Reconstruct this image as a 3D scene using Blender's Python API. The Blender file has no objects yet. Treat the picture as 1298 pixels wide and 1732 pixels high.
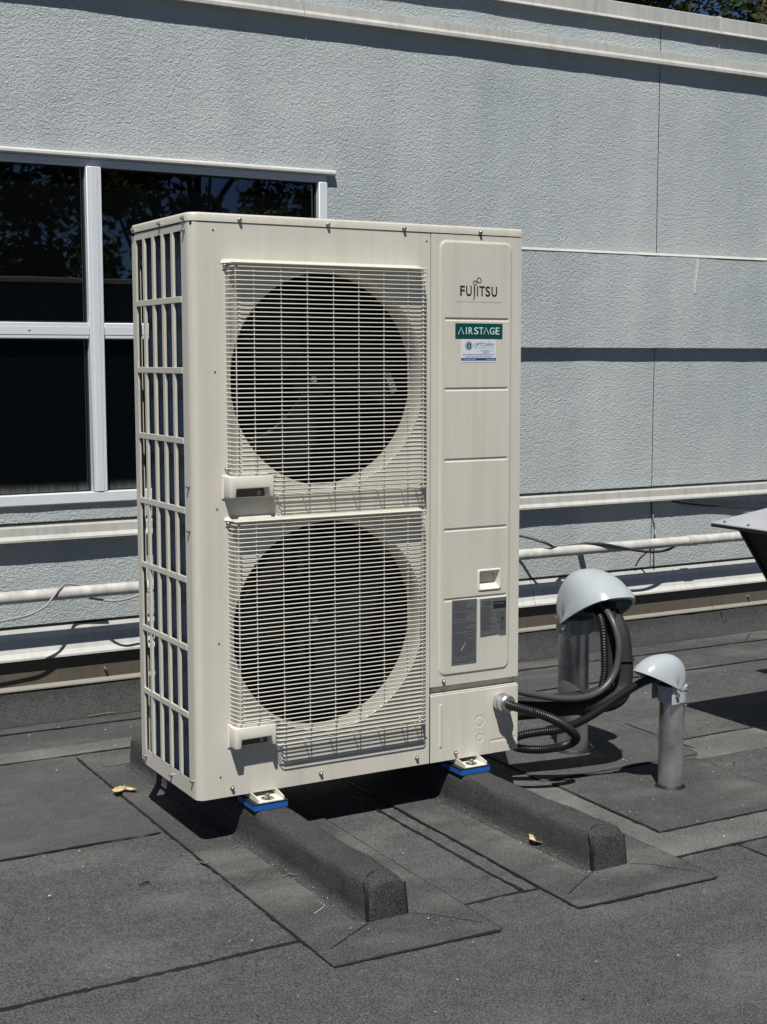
import bpy, bmesh, math, random
from mathutils import Vector, Matrix, noise
random.seed(7)
R = math.radians
scene = bpy.context.scene
col = scene.collection

# ------------------------------------------------------------------ camera
yaw, pitch, roll = .5151, .1086, -.0012
fwd = Vector((math.sin(yaw)*math.cos(pitch), math.cos(yaw)*math.cos(pitch), -math.sin(pitch)))
rgt = Vector((math.cos(yaw), -math.sin(yaw), 0))
upv = rgt.cross(fwd)
r2 = math.cos(roll)*rgt+math.sin(roll)*upv
u2 = -math.sin(roll)*rgt+math.cos(roll)*upv
cam = bpy.data.objects.new('camera', bpy.data.cameras.new('camera'))
col.objects.link(cam)
M = Matrix((r2, u2, -fwd)).transposed().to_4x4()
M.translation = Vector((-1.2476, -3.1329, 1.2099))
cam.matrix_world = M
cam.data.sensor_fit = 'VERTICAL'
cam.data.sensor_height = 24
cam.data.lens = 2361.5/1732*24
cam.data.clip_start = .05
cam.data.clip_end = 2000
scene.camera = cam

# ------------------------------------------------------------------ sky, sun, exposure
LD = Vector((.58, 1.0, -1.95)).normalized()          # direction the light travels
ts = -LD
world = bpy.data.worlds.new('World'); scene.world = world
world.use_nodes = True
nt = world.node_tree
bg = nt.nodes['Background']
sky = nt.nodes.new('ShaderNodeTexSky')
sky.sky_type = 'NISHITA'
sky.sun_disc = False
sky.sun_elevation = math.asin(ts.z)
sky.sun_rotation = math.atan2(ts.x, ts.y)
sky.air_density = .5
sky.dust_density = .1
sky.ozone_density = 10.0
nt.links.new(sky.outputs[0], bg.inputs[0])
bg.inputs[1].default_value = .05
sun = bpy.data.objects.new('sun', bpy.data.lights.new('sun', 'SUN'))
col.objects.link(sun)
sun.rotation_euler = LD.to_track_quat('-Z', 'Y').to_euler()
sun.location = (-6, -9, 18)
sun.data.energy = 5.0
sun.data.angle = R(.53)
sun.data.color = (1, .965, .90)
scene.view_settings.view_transform = 'Standard'
scene.view_settings.look = 'None'
scene.view_settings.exposure = .08
scene.view_settings.gamma = 1
scene.view_settings.use_curve_mapping = False

# ------------------------------------------------------------------ materials
def mat(name, c, rough=.5, metal=0.0, spec=.5, var=0.0, vs=4.0, bump=0.0, bs=60.0, bd=.002, c2=None, coat=0):
    m = bpy.data.materials.new(name); m.use_nodes = True
    n = m.node_tree.nodes; l = m.node_tree.links
    b = n['Principled BSDF']
    b.inputs['Base Color'].default_value = (*c, 1)
    b.inputs['Roughness'].default_value = rough
    b.inputs['Metallic'].default_value = metal
    b.inputs['Specular IOR Level'].default_value = spec
    if coat: b.inputs['Coat Weight'].default_value = coat
    if var or bump:
        g = n.new('ShaderNodeNewGeometry')
    if var:
        t = n.new('ShaderNodeTexNoise'); t.inputs['Scale'].default_value = vs; t.inputs['Detail'].default_value = 5
        l.new(g.outputs['Position'], t.inputs['Vector'])
        mx = n.new('ShaderNodeMix'); mx.data_type = 'RGBA'
        rp = n.new('ShaderNodeValToRGB'); rp.color_ramp.elements[0].position = .3; rp.color_ramp.elements[1].position = .7
        l.new(t.outputs['Fac'], rp.inputs[0]); l.new(rp.outputs[0], mx.inputs['Factor'])
        cc = c2 or tuple(v*(1-var) for v in c)
        mx.inputs['A'].default_value = (*cc, 1)
        mx.inputs['B'].default_value = (*[min(1, v*(1+var*.5)) for v in c], 1)
        l.new(mx.outputs['Result'], b.inputs['Base Color'])
        mr = n.new('ShaderNodeMapRange'); mr.inputs['To Min'].default_value = max(.02, rough-.08); mr.inputs['To Max'].default_value = min(1, rough+.08)
        l.new(t.outputs['Fac'], mr.inputs[0]); l.new(mr.outputs[0], b.inputs['Roughness'])
    if bump:
        t2 = n.new('ShaderNodeTexNoise'); t2.inputs['Scale'].default_value = bs; t2.inputs['Detail'].default_value = 4
        l.new(g.outputs['Position'], t2.inputs['Vector'])
        bm = n.new('ShaderNodeBump'); bm.inputs['Strength'].default_value = bump; bm.inputs['Distance'].default_value = bd
        l.new(t2.outputs['Fac'], bm.inputs['Height']); l.new(bm.outputs[0], b.inputs['Normal'])
    return m

def ramp(n, p0, p1, c0=(0,0,0,1), c1=(1,1,1,1)):
    r = n.new('ShaderNodeValToRGB')
    r.color_ramp.elements[0].position = p0; r.color_ramp.elements[1].position = p1
    r.color_ramp.elements[0].color = c0; r.color_ramp.elements[1].color = c1
    return r

def membrane(name, base, dust, amount):
    """granulated bitumen cap sheet: coarse mineral grit, worn pale areas, faint stains"""
    m = bpy.data.materials.new(name); m.use_nodes = True
    n = m.node_tree.nodes; l = m.node_tree.links; b = n['Principled BSDF']
    b.inputs['Roughness'].default_value = .92; b.inputs['Specular IOR Level'].default_value = .25
    g = n.new('ShaderNodeNewGeometry')
    def ns(s, d=3, r=.5):
        t = n.new('ShaderNodeTexNoise'); t.inputs['Scale'].default_value = s; t.inputs['Detail'].default_value = d; t.inputs['Roughness'].default_value = r
        l.new(g.outputs['Position'], t.inputs['Vector']); return t
    grit = ns(260, 3, .75); mid = ns(22, 6, .65); big = ns(1.7, 6, .6); streak = ns(5, 5)
    mp = n.new('ShaderNodeMapping'); mp.inputs['Scale'].default_value = (.5, 1.6, 1); mp.inputs['Rotation'].default_value = (0, 0, .35)
    l.new(g.outputs['Position'], mp.inputs[0]); l.new(mp.outputs[0], streak.inputs['Vector'])
    a = n.new('ShaderNodeMix'); a.data_type = 'RGBA'
    a.inputs['A'].default_value = (*[v*.27 for v in base], 1); a.inputs['B'].default_value = (*[v*1.8 for v in base], 1)
    rg = ramp(n, .36, .64); l.new(grit.outputs['Fac'], rg.inputs[0]); l.new(rg.outputs[0], a.inputs['Factor'])
    mm = n.new('ShaderNodeMix'); mm.data_type = 'RGBA'; mm.blend_type = 'MULTIPLY'; mm.inputs['Factor'].default_value = 1
    rm = ramp(n, .28, .72, (.78, .78, .78, 1), (1.12, 1.12, 1.12, 1)); l.new(mid.outputs['Fac'], rm.inputs[0])
    l.new(a.outputs['Result'], mm.inputs['A']); l.new(rm.outputs[0], mm.inputs['B'])
    # pale worn dust
    mu = n.new('ShaderNodeMath'); mu.operation = 'MULTIPLY'
    rb = ramp(n, .44, .60); rs = ramp(n, .40, .60)
    l.new(big.outputs['Fac'], rb.inputs[0]); l.new(streak.outputs['Fac'], rs.inputs[0])
    l.new(rb.outputs[0], mu.inputs[0]); l.new(rs.outputs[0], mu.inputs[1])
    mu2 = n.new('ShaderNodeMath'); mu2.operation = 'MULTIPLY'; mu2.inputs[1].default_value = amount
    l.new(mu.outputs[0], mu2.inputs[0])
    dd = n.new('ShaderNodeMix'); dd.data_type = 'RGBA'
    da = n.new('ShaderNodeMix'); da.data_type = 'RGBA'
    da.inputs['A'].default_value = (*[v*.6 for v in dust], 1); da.inputs['B'].default_value = (*[v*1.3 for v in dust], 1)
    l.new(rg.outputs[0], da.inputs['Factor'])
    l.new(mu2.outputs[0], dd.inputs['Factor']); l.new(mm.outputs['Result'], dd.inputs['A']); l.new(da.outputs['Result'], dd.inputs['B'])
    l.new(dd.outputs['Result'], b.inputs['Base Color'])
    ad = n.new('ShaderNodeMath'); ad.operation = 'MULTIPLY_ADD'; ad.inputs[1].default_value = 2.5
    l.new(mid.outputs['Fac'], ad.inputs[0]); l.new(grit.outputs['Fac'], ad.inputs[2])
    bp = n.new('ShaderNodeBump'); bp.inputs['Strength'].default_value = .55; bp.inputs['Distance'].default_value = .0022
    l.new(ad.outputs[0], bp.inputs['Height']); l.new(bp.outputs[0], b.inputs['Normal'])
    return m

def stucco(name):
    m = bpy.data.materials.new(name); m.use_nodes = True
    n = m.node_tree.nodes; l = m.node_tree.links; b = n['Principled BSDF']
    b.inputs['Roughness'].default_value = .9; b.inputs['Specular IOR Level'].default_value = .2
    g = n.new('ShaderNodeNewGeometry')
    def ns(s, d=3, r=.5, dist=0, src=None):
        t = n.new('ShaderNodeTexNoise'); t.inputs['Scale'].default_value = s; t.inputs['Detail'].default_value = d
        t.inputs['Roughness'].default_value = r; t.inputs['Distortion'].default_value = dist
        l.new(src or g.outputs['Position'], t.inputs['Vector']); return t
    mp = n.new('ShaderNodeMapping'); mp.inputs['Scale'].default_value = (1, 1, 1.35)
    l.new(g.outputs['Position'], mp.inputs[0])
    t1 = ns(84, 3, .55, 1.1, mp.outputs[0]); t2 = ns(150, 2, .5); t3 = ns(1.3, 5, .55)
    mp2 = n.new('ShaderNodeMapping'); mp2.inputs['Scale'].default_value = (5, 5, .45); l.new(g.outputs['Position'], mp2.inputs[0])
    t4 = ns(1.2, 5, .6, 0, mp2.outputs[0])
    ad = n.new('ShaderNodeMath'); ad.operation = 'MULTIPLY_ADD'; ad.inputs[1].default_value = .22
    l.new(t2.outputs['Fac'], ad.inputs[0]); l.new(t1.outputs['Fac'], ad.inputs[2])
    bp = n.new('ShaderNodeBump'); bp.inputs['Strength'].default_value = .7; bp.inputs['Distance'].default_value = .009
    l.new(ad.outputs[0], bp.inputs['Height']); l.new(bp.outputs[0], b.inputs['Normal'])
    mx = n.new('ShaderNodeMix'); mx.data_type = 'RGBA'
    mx.inputs['A'].default_value = (.398, .441, .446, 1); mx.inputs['B'].default_value = (.505, .547, .546, 1)
    r3 = ramp(n, .3, .7); l.new(t3.outputs['Fac'], r3.inputs[0]); l.new(r3.outputs[0], mx.inputs['Factor'])
    m2 = n.new('ShaderNodeMix'); m2.data_type = 'RGBA'; m2.blend_type = 'MULTIPLY'; m2.inputs['Factor'].default_value = 1
    r4 = ramp(n, .36, .6, (.905, .91, .915, 1), (1, 1, 1, 1)); l.new(t4.outputs['Fac'], r4.inputs[0])
    l.new(mx.outputs['Result'], m2.inputs['A']); l.new(r4.outputs[0], m2.inputs['B'])
    l.new(m2.outputs['Result'], b.inputs['Base Color'])
    return m

M_stucco = stucco('stucco')
M_mem = membrane('roof_membrane', (.073, .075, .076), (.150, .150, .146), .5)
M_mem2 = membrane('roof_membrane_newer', (.065, .066, .067), (.14, .14, .135), .8)
M_curb = membrane('roof_membrane_curb', (.046, .047, .048), (.08, .08, .078), .35)
M_mem3 = membrane('roof_membrane_worn', (.112, .112, .110), (.19, .188, .178), 1.0)
M_bit = mat('bitumen', (.011, .011, .011), .55, spec=.4, bump=.5, bs=160, bd=.003)
M_white = mat('white_coated_metal', (.60, .605, .58), .42, var=.07, vs=9)
M_trim = mat('trim_metal_grey', (.50, .505, .47), .5, var=.10, vs=6)
M_vinyl = mat('window_frame_white', (.66, .70, .735), .4, var=.03, vs=3)
M_brown = mat('brown_flashing', (.115, .098, .078), .45, var=.12, vs=4)
M_brownlip = mat('brown_flashing_lip', (.26, .25, .215), .4)
M_pipe = mat('painted_pipe', (.56, .56, .53), .5, var=.25, vs=14, bump=.1, bs=90)
M_cable = mat('dark_cable', (.025, .027, .03), .5)
M_cableg = mat('grey_cable', (.28, .29, .29), .5)
M_beige = mat('beige_enamel', (.604, .582, .510), .40, spec=.5, var=.045, vs=2.2, bump=.05, bs=420, bd=.0006)
def _streaks(m, lo=.93):
    n = m.node_tree.nodes; l = m.node_tree.links; b = n['Principled BSDF']
    src = b.inputs['Base Color'].links[0].from_socket
    g = n.new('ShaderNodeNewGeometry'); mp = n.new('ShaderNodeMapping'); mp.inputs['Scale'].default_value = (38, 38, 1.6)
    l.new(g.outputs['Position'], mp.inputs[0])
    t = n.new('ShaderNodeTexNoise'); t.inputs['Scale'].default_value = 1; t.inputs['Detail'].default_value = 6; l.new(mp.outputs[0], t.inputs['Vector'])
    t2 = n.new('ShaderNodeTexNoise'); t2.inputs['Scale'].default_value = 95; t2.inputs['Detail'].default_value = 2; l.new(g.outputs['Position'], t2.inputs['Vector'])
    r = ramp(n, .32, .55, (lo, lo*.995, lo*.98, 1), (1, 1, 1, 1)); l.new(t.outputs['Fac'], r.inputs[0])
    r2_ = ramp(n, .66, .74, (1, 1, 1, 1), (lo, lo*.98, lo*.94, 1)); l.new(t2.outputs['Fac'], r2_.inputs[0])
    m1 = n.new('ShaderNodeMix'); m1.data_type = 'RGBA'; m1.blend_type = 'MULTIPLY'; m1.inputs['Factor'].default_value = 1
    m2 = n.new('ShaderNodeMix'); m2.data_type = 'RGBA'; m2.blend_type = 'MULTIPLY'; m2.inputs['Factor'].default_value = 1
    l.new(src, m1.inputs['A']); l.new(r.outputs[0], m1.inputs['B']); l.new(m1.outputs['Result'], m2.inputs['A']); l.new(r2_.outputs[0], m2.inputs['B'])
    l.new(m2.outputs['Result'], b.inputs['Base Color'])
_streaks(M_beige)
M_beige2 = mat('beige_plastic', (.69, .665, .59), .45, var=.02, vs=12)
M_wire = mat('beige_wire_coating', (.71, .69, .61), .38)
M_dark = mat('dark_cavity', (.012, .012, .013), .7)
M_coil = bpy.data.materials.new('blue_fin_coil'); M_coil.use_nodes = True
def _coil():
    n = M_coil.node_tree.nodes; l = M_coil.node_tree.links; b = n['Principled BSDF']
    b.inputs['Base Color'].default_value = (.006, .038, .09, 1); b.inputs['Roughness'].default_value = .45; b.inputs['Metallic'].default_value = .35
    g = n.new('ShaderNodeNewGeometry'); w = n.new('ShaderNodeTexWave'); w.bands_direction = 'DIAGONAL'; w.inputs['Scale'].default_value = 160
    mp = n.new('ShaderNodeMapping'); mp.inputs['Scale'].default_value = (1, 1, 0)
    l.new(g.outputs['Position'], mp.inputs[0]); l.new(mp.outputs[0], w.inputs['Vector'])
    bp = n.new('ShaderNodeBump'); bp.inputs['Strength'].default_value = .8; bp.inputs['Distance'].default_value = .003
    l.new(w.outputs['Fac'], bp.inputs['Height']); l.new(bp.outputs[0], b.inputs['Normal'])
_coil()
M_fan = mat('dark_fan_plastic', (.007, .010, .009), .42, spec=.3)
M_steel = mat('zinc_screw', (.42, .41, .38), .35, metal=.85)
M_nut = mat('bright_nut', (.75, .76, .78), .22, metal=1)
M_galv = mat('galvanised_pipe', (.66, .67, .68), .34, metal=.9, var=.35, vs=18, bump=.12, bs=70)
M_hood = mat('grey_pvc_hood', (.40, .445, .47), .27, spec=.5, var=.05, vs=14)
M_rubber = mat('black_foam_insulation', (.017, .016, .016), .75, bump=.35, bs=240, bd=.001)
M_flex = mat('black_liquidtight', (.011, .011, .012), .42, spec=.4)
M_greyflex = mat('grey_liquidtight', (.060, .068, .072), .40)
M_blue = mat('blue_foam', (.005, .10, .42), .6, bump=.2, bs=260, bd=.001)
M_padblk = mat('black_rubber', (.012, .012, .013), .6)
M_badge = mat('teal_badge', (.003, .062, .058), .35)
M_ink = mat('dark_ink', (.012, .013, .014), .5)
M_mint = mat('pale_mint_print', (.55, .78, .74), .5)
M_sticker = mat('white_sticker', (.66, .70, .74), .4)
M_stickb = mat('sticker_blue_print', (.012, .07, .20), .4)
M_stickp = mat('sticker_pale_blue_print', (.36, .44, .60), .4)
M_stickg = mat('sticker_grey_print', (.22, .26, .33), .5)
M_clear = mat('clear_decal_film', (.675, .645, .56), .22)
M_label = mat('silver_rating_label', (.135, .142, .148), .42, metal=.2, var=.08, vs=30)
M_lprint = mat('label_print', (.035, .037, .04), .5)
M_bladeglint = mat('blade_glint_pale', (.22, .23, .23), .35, metal=.3)  # pale colour standing in for sun glare on the fans
M_scratch = mat('label_scratch', (.6, .6, .58), .4)
M_venttop = mat('vent_cap_metal', (.42, .43, .46), .45, metal=.1, var=.10, vs=10)
M_ventblk = mat('vent_black_metal', (.012, .012, .013), .6)
for _m, _v in ((M_trim, .86), (M_white, .9), (M_pipe, .82), (M_brown, .85), (M_galv, .8)): _streaks(_m, _v)
M_leaf = mat('dry_leaf', (.56, .43, .23), .75, var=.35, vs=60, bump=.3, bs=120)
M_twig = mat('dry_twig', (.20, .15, .085), .8, var=.3, vs=80)
M_chip = mat('pale_chip', (.55, .54, .50), .7, var=.3, vs=200)
M_bark = mat('bark', (.055, .045, .036), .9, bump=.6, bs=14, bd=.02)
M_ground = mat('distant_ground', (.07, .075, .055), .95, var=.3, vs=.4)
M_parapet = mat('parapet_brown', (.02, .02, .02), .8, var=.2, vs=2)

def foliage(name, c1, c2):
    m = bpy.data.materials.new(name); m.use_nodes = True
    n = m.node_tree.nodes; l = m.node_tree.links; b = n['Principled BSDF']
    b.inputs['Roughness'].default_value = .55; b.inputs['Specular IOR Level'].default_value = .3
    g = n.new('ShaderNodeNewGeometry'); t = n.new('ShaderNodeTexNoise'); t.inputs['Scale'].default_value = 1.6; t.inputs['Detail'].default_value = 6
    l.new(g.outputs['Position'], t.inputs['Vector'])
    r = ramp(n, .35, .65, (*c1, 1), (*c2, 1)); l.new(t.outputs['Fac'], r.inputs[0]); l.new(r.outputs[0], b.inputs['Base Color'])
    tr = n.new('ShaderNodeBsdfTranslucent'); tr.inputs[0].default_value = (c2[0]*1.3, c2[1]*1.3, c2[2]*.8, 1)
    ms = n.new('ShaderNodeMixShader'); ms.inputs[0].default_value = .22
    l.new(b.outputs[0], ms.inputs[1]); l.new(tr.outputs[0], ms.inputs[2])
    l.new(ms.outputs[0], n['Material Output'].inputs['Surface'])
    return m
M_fol = foliage('foliage', (.030, .050, .014), (.085, .110, .032))

M_glass = bpy.data.materials.new('dark_window_glass'); M_glass.use_nodes = True
def _glass():
    n = M_glass.node_tree.nodes; l = M_glass.node_tree.links; b = n['Principled BSDF']
    b.inputs['Base Color'].default_value = (.0018, .0021, .0024, 1); b.inputs['Roughness'].default_value = .012
    b.inputs['IOR'].default_value = 2.15
    g = n.new('ShaderNodeNewGeometry'); t = n.new('ShaderNodeTexNoise'); t.inputs['Scale'].default_value = 2.2; t.inputs['Detail'].default_value = 1
    l.new(g.outputs['Position'], t.inputs['Vector'])
    bp = n.new('ShaderNodeBump'); bp.inputs['Strength'].default_value = .05; bp.inputs['Distance'].default_value = .02
    l.new(t.outputs['Fac'], bp.inputs['Height']); l.new(bp.outputs[0], b.inputs['Normal'])
    # dust film washed down to the foot of the lower panes
    sx = n.new('ShaderNodeSeparateXYZ'); l.new(g.outputs['Position'], sx.inputs[0])
    mr = n.new('ShaderNodeMapRange'); mr.inputs['From Min'].default_value = .80; mr.inputs['From Max'].default_value = .757; l.new(sx.outputs['Z'], mr.inputs[0])
    pw_ = n.new('ShaderNodeMath'); pw_.operation = 'POWER'; pw_.inputs[1].default_value = 2.2; l.new(mr.outputs[0], pw_.inputs[0])
    mp = n.new('ShaderNodeMapping'); mp.inputs['Scale'].default_value = (120, 1, 12); l.new(g.outputs['Position'], mp.inputs[0])
    t5 = n.new('ShaderNodeTexNoise'); t5.inputs['Scale'].default_value = 1; t5.inputs['Detail'].default_value = 4; l.new(mp.outputs[0], t5.inputs['Vector'])
    mu = n.new('ShaderNodeMath'); mu.operation = 'MULTIPLY'; l.new(pw_.outputs[0], mu.inputs[0]); l.new(t5.outputs['Fac'], mu.inputs[1])
    ad = n.new('ShaderNodeMath'); ad.operation = 'ADD'; ad.inputs[1].default_value = .0012; l.new(mu.outputs[0], ad.inputs[0])
    df = n.new('ShaderNodeBsdfDiffuse'); df.inputs[0].default_value = (.30, .31, .31, 1)
    ms = n.new('ShaderNodeMixShader'); l.new(ad.outputs[0], ms.inputs[0]); l.new(b.outputs[0], ms.inputs[1]); l.new(df.outputs[0], ms.inputs[2])
    l.new(ms.outputs[0], n['Material Output'].inputs['Surface'])
_glass()

# ------------------------------------------------------------------ mesh helpers
ORG = {}
def smoothstep(a, b, x):
    t = max(0, min(1, (x-a)/(b-a))); return t*t*(3-2*t)

class MB:
    def __init__(s): s.v = []; s.f = []
    def add(s, vs, fs):
        o = len(s.v); s.v += [tuple(v) for v in vs]; s.f += [tuple(i+o for i in f) for f in fs]; return s
    def box(s, x0, x1, y0, y1, z0, z1, bev=0, seg=2):
        if not bev:
            return s.add([(x0,y0,z0),(x1,y0,z0),(x1,y1,z0),(x0,y1,z0),(x0,y0,z1),(x1,y0,z1),(x1,y1,z1),(x0,y1,z1)],
                         [(0,3,2,1),(4,5,6,7),(0,1,5,4),(1,2,6,5),(2,3,7,6),(3,0,4,7)])
        bm = bmesh.new(); bmesh.ops.create_cube(bm, size=1)
        for v in bm.verts: v.co = ((x0+x1)/2+v.co.x*(x1-x0), (y0+y1)/2+v.co.y*(y1-y0), (z0+z1)/2+v.co.z*(z1-z0))
        bmesh.ops.bevel(bm, geom=bm.edges[:], offset=bev, segments=seg, affect='EDGES', profile=.5)
        return s.bm(bm)
    def bm(s, bm):
        bm.verts.ensure_lookup_table(); bm.verts.index_update()
        s.add([v.co for v in bm.verts], [[v.index for v in f.verts] for f in bm.faces]); bm.free(); return s
    def prism(s, poly, axis, a, b, bev=0, seg=2):
        """poly: 2-D points; axis x: (y,z), axis y: (x,z), axis z: (x,y)"""
        P = {'x': lambda p, t: (t, p[0], p[1]), 'y': lambda p, t: (p[0], t, p[1]), 'z': lambda p, t: (p[0], p[1], t)}[axis]
        n = len(poly)
        vs = [P(p, a) for p in poly]+[P(p, b) for p in poly]
        fs = [tuple(range(n-1, -1, -1)), tuple(range(n, 2*n))]+[(i, (i+1) % n, n+(i+1) % n, n+i) for i in range(n)]
        if not bev: return s.add(vs, fs)
        bm = bmesh.new(); bv = [bm.verts.new(v) for v in vs]
        for f in fs: bm.faces.new([bv[i] for i in f])
        bmesh.ops.recalc_face_normals(bm, faces=bm.faces[:])
        bmesh.ops.bevel(bm, geom=bm.edges[:], offset=bev, segments=seg, affect='EDGES', profile=.5)
        return s.bm(bm)
    def tube(s, pts, r, n=10, cap=True, close=False):
        pts = [Vector(p) for p in pts]; m = len(pts)
        rr = r if isinstance(r, (list, tuple)) else [r]*m
        up = None; rings = []
        for i, p in enumerate(pts):
            t = (pts[min(i+1, m-1)]-pts[max(i-1, 0)]).normalized()
            if close: t = (pts[(i+1) % m]-pts[i-1]).normalized()
            if up is None:
                up = Vector((0,0,1)) if abs(t.z) < .9 else Vector((1,0,0))
            up = (up-t*up.dot(t)).normalized(); sd = t.cross(up)
            rings.append([p+(up*math.cos(2*math.pi*k/n)+sd*math.sin(2*math.pi*k/n))*rr[i] for k in range(n)])
        vs = [v for q in rings for v in q]
        fs = [(i*n+k, i*n+(k+1) % n, (i+1)*n+(k+1) % n, (i+1)*n+k) for i in range(m-1) for k in range(n)]
        if close: fs += [((m-1)*n+k, (m-1)*n+(k+1) % n, (k+1) % n, k) for k in range(n)]
        elif cap: fs += [tuple(range(n-1, -1, -1)), tuple((m-1)*n+k for k in range(n))]
        return s.add(vs, fs)
    def lathe(s, prof, c, axis='z', n=32):
        """prof: (radius, height) along the axis from centre c"""
        c = Vector(c); vs = []
        A = {'z': (Vector((1,0,0)), Vector((0,1,0)), Vector((0,0,1))), 'y': (Vector((1,0,0)), Vector((0,0,1)), Vector((0,-1,0))), 'x': (Vector((0,1,0)), Vector((0,0,1)), Vector((-1,0,0)))}[axis]
        for r, h in prof:
            for k in range(n):
                a = 2*math.pi*k/n; vs.append(c+A[0]*r*math.cos(a)+A[1]*r*math.sin(a)+A[2]*h)
        fs = [(i*n+k, i*n+(k+1) % n, (i+1)*n+(k+1) % n, (i+1)*n+k) for i in range(len(prof)-1) for k in range(n)]
        fs += [tuple(range(n-1, -1, -1)), tuple((len(prof)-1)*n+k for k in range(n))]
        return s.add(vs, fs)
    def grid(s, f, us, vs_, flip=False):
        nu, nv = len(us), len(vs_)
        P = [f(u, v) for v in vs_ for u in us]
        F = []
        for j in range(nv-1):
            for i in range(nu-1):
                q = (j*nu+i, j*nu+i+1, (j+1)*nu+i+1, (j+1)*nu+i)
                F.append(q[::-1] if flip else q)
        return s.add(P, F)
    def build(s, name, m, parent=None, smooth=0, loc=None, fix=True):
        org = Vector(ORG[parent.name]) if parent else Vector(loc or (0,0,0))
        me = bpy.data.meshes.new(name)
        me.from_pydata([Vector(v)-org for v in s.v], [], s.f)
        if fix:
            bm = bmesh.new(); bm.from_mesh(me); bmesh.ops.recalc_face_normals(bm, faces=bm.faces[:]); bm.to_mesh(me); bm.free()
        me.materials.append(m)
        o = bpy.data.objects.new(name, me); col.objects.link(o)
        if smooth:
            me.polygons.foreach_set('use_smooth', [True]*len(me.polygons)); me.set_sharp_from_angle(angle=R(smooth))
        if parent: o.parent = parent
        else: o.location = org
        ORG[o.name] = org
        return o

def tag(o, label, cat, group=None, kind=None):
    if label: o['label'] = label
    if cat: o['category'] = cat
    if group: o['group'] = group
    if kind: o['kind'] = kind
    return o
def thing(name, loc, label, cat, group=None):
    o = bpy.data.objects.new(name, None); col.objects.link(o); o.location = loc; o.empty_display_size = .1
    ORG[o.name] = Vector(loc); return tag(o, label, cat, group)
def inst(src, parent, loc, name=None, rot=None):
    """a child sharing mesh data of src, whose mesh is centred on its own origin; loc in world space"""
    o = bpy.data.objects.new(name or src.name.split('.')[0], src.data); col.objects.link(o)
    o.parent = parent; o.location = Vector(loc)-Vector(ORG[parent.name])
    if rot: o.rotation_euler = rot
    ORG[o.name] = ORG[parent.name]; return o
def first(mb, name, m, parent, loc, smooth=0, rot=None):
    """first of a family: mesh centred on own origin, placed at loc"""
    me_o = mb.build(name, m, None, smooth)
    me_o.parent = parent; me_o.location = Vector(loc)-Vector(ORG[parent.name])
    if rot: me_o.rotation_euler = rot
    return me_o
def spline(pts, n=12):
    pts = [Vector(p) for p in pts]; P = [pts[0]*2-pts[1]]+pts+[pts[-1]*2-pts[-2]]; out = []
    for i in range(1, len(P)-2):
        for k in range(n):
            t = k/n; a, b, c, d = P[i-1], P[i], P[i+1], P[i+2]
            out.append(.5*((2*b)+(c-a)*t+(2*a-5*b+4*c-d)*t*t+(3*b-a-3*c+d)*t**3))
    out.append(pts[-1]); return out
def resample(path, step):
    out = [path[0]]; acc = 0
    for a, b in zip(path, path[1:]):
        L = (b-a).length; d = step-acc
        while d <= L:
            out.append(a+(b-a)*(d/L)); d += step
        acc = (acc+L) % step
    return out
def text_mesh(txt, x0, x1, z0, z1, y, bold=.018):
    """lettering fitted to a box on a plane facing -y"""
    cu = bpy.data.curves.new('t', 'FONT'); cu.body = txt; cu.resolution_u = 4; cu.offset = bold
    ob = bpy.data.objects.new('t', cu); col.objects.link(ob)
    bpy.context.view_layer.update()
    me = bpy.data.meshes.new_from_object(ob.evaluated_get(bpy.context.evaluated_depsgraph_get()))
    vs = [v.co.copy() for v in me.vertices]; fs = [tuple(p.vertices) for p in me.polygons]
    bpy.data.objects.remove(ob); bpy.data.curves.remove(cu); bpy.data.meshes.remove(me)
    xs = [v.x for v in vs]; ys = [v.y for v in vs]
    sx = (x1-x0)/(max(xs)-min(xs)); sz = (z1-z0)/(max(ys)-min(ys))
    mb = MB(); mb.add([(x0+(v.x-min(xs))*sx, y, z0+(v.y-min(ys))*sz) for v in vs], fs); return mb
def frange(a, b, n): return [a+(b-a)*i/n for i in range(n+1)]

# ================================================================== ROOF
roof = MB().box(-14, 16, -14, 1.62, -.35, -.012).build('roof', M_mem)
tag(roof, None, None, kind='structure')
gr = MB().add([(-900,-900,-4.2),(900,-900,-4.2),(900,900,-4.2),(-900,900,-4.2)], [(0,1,2,3)]).build('ground', M_ground)
tag(gr, None, None, kind='structure')

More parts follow.
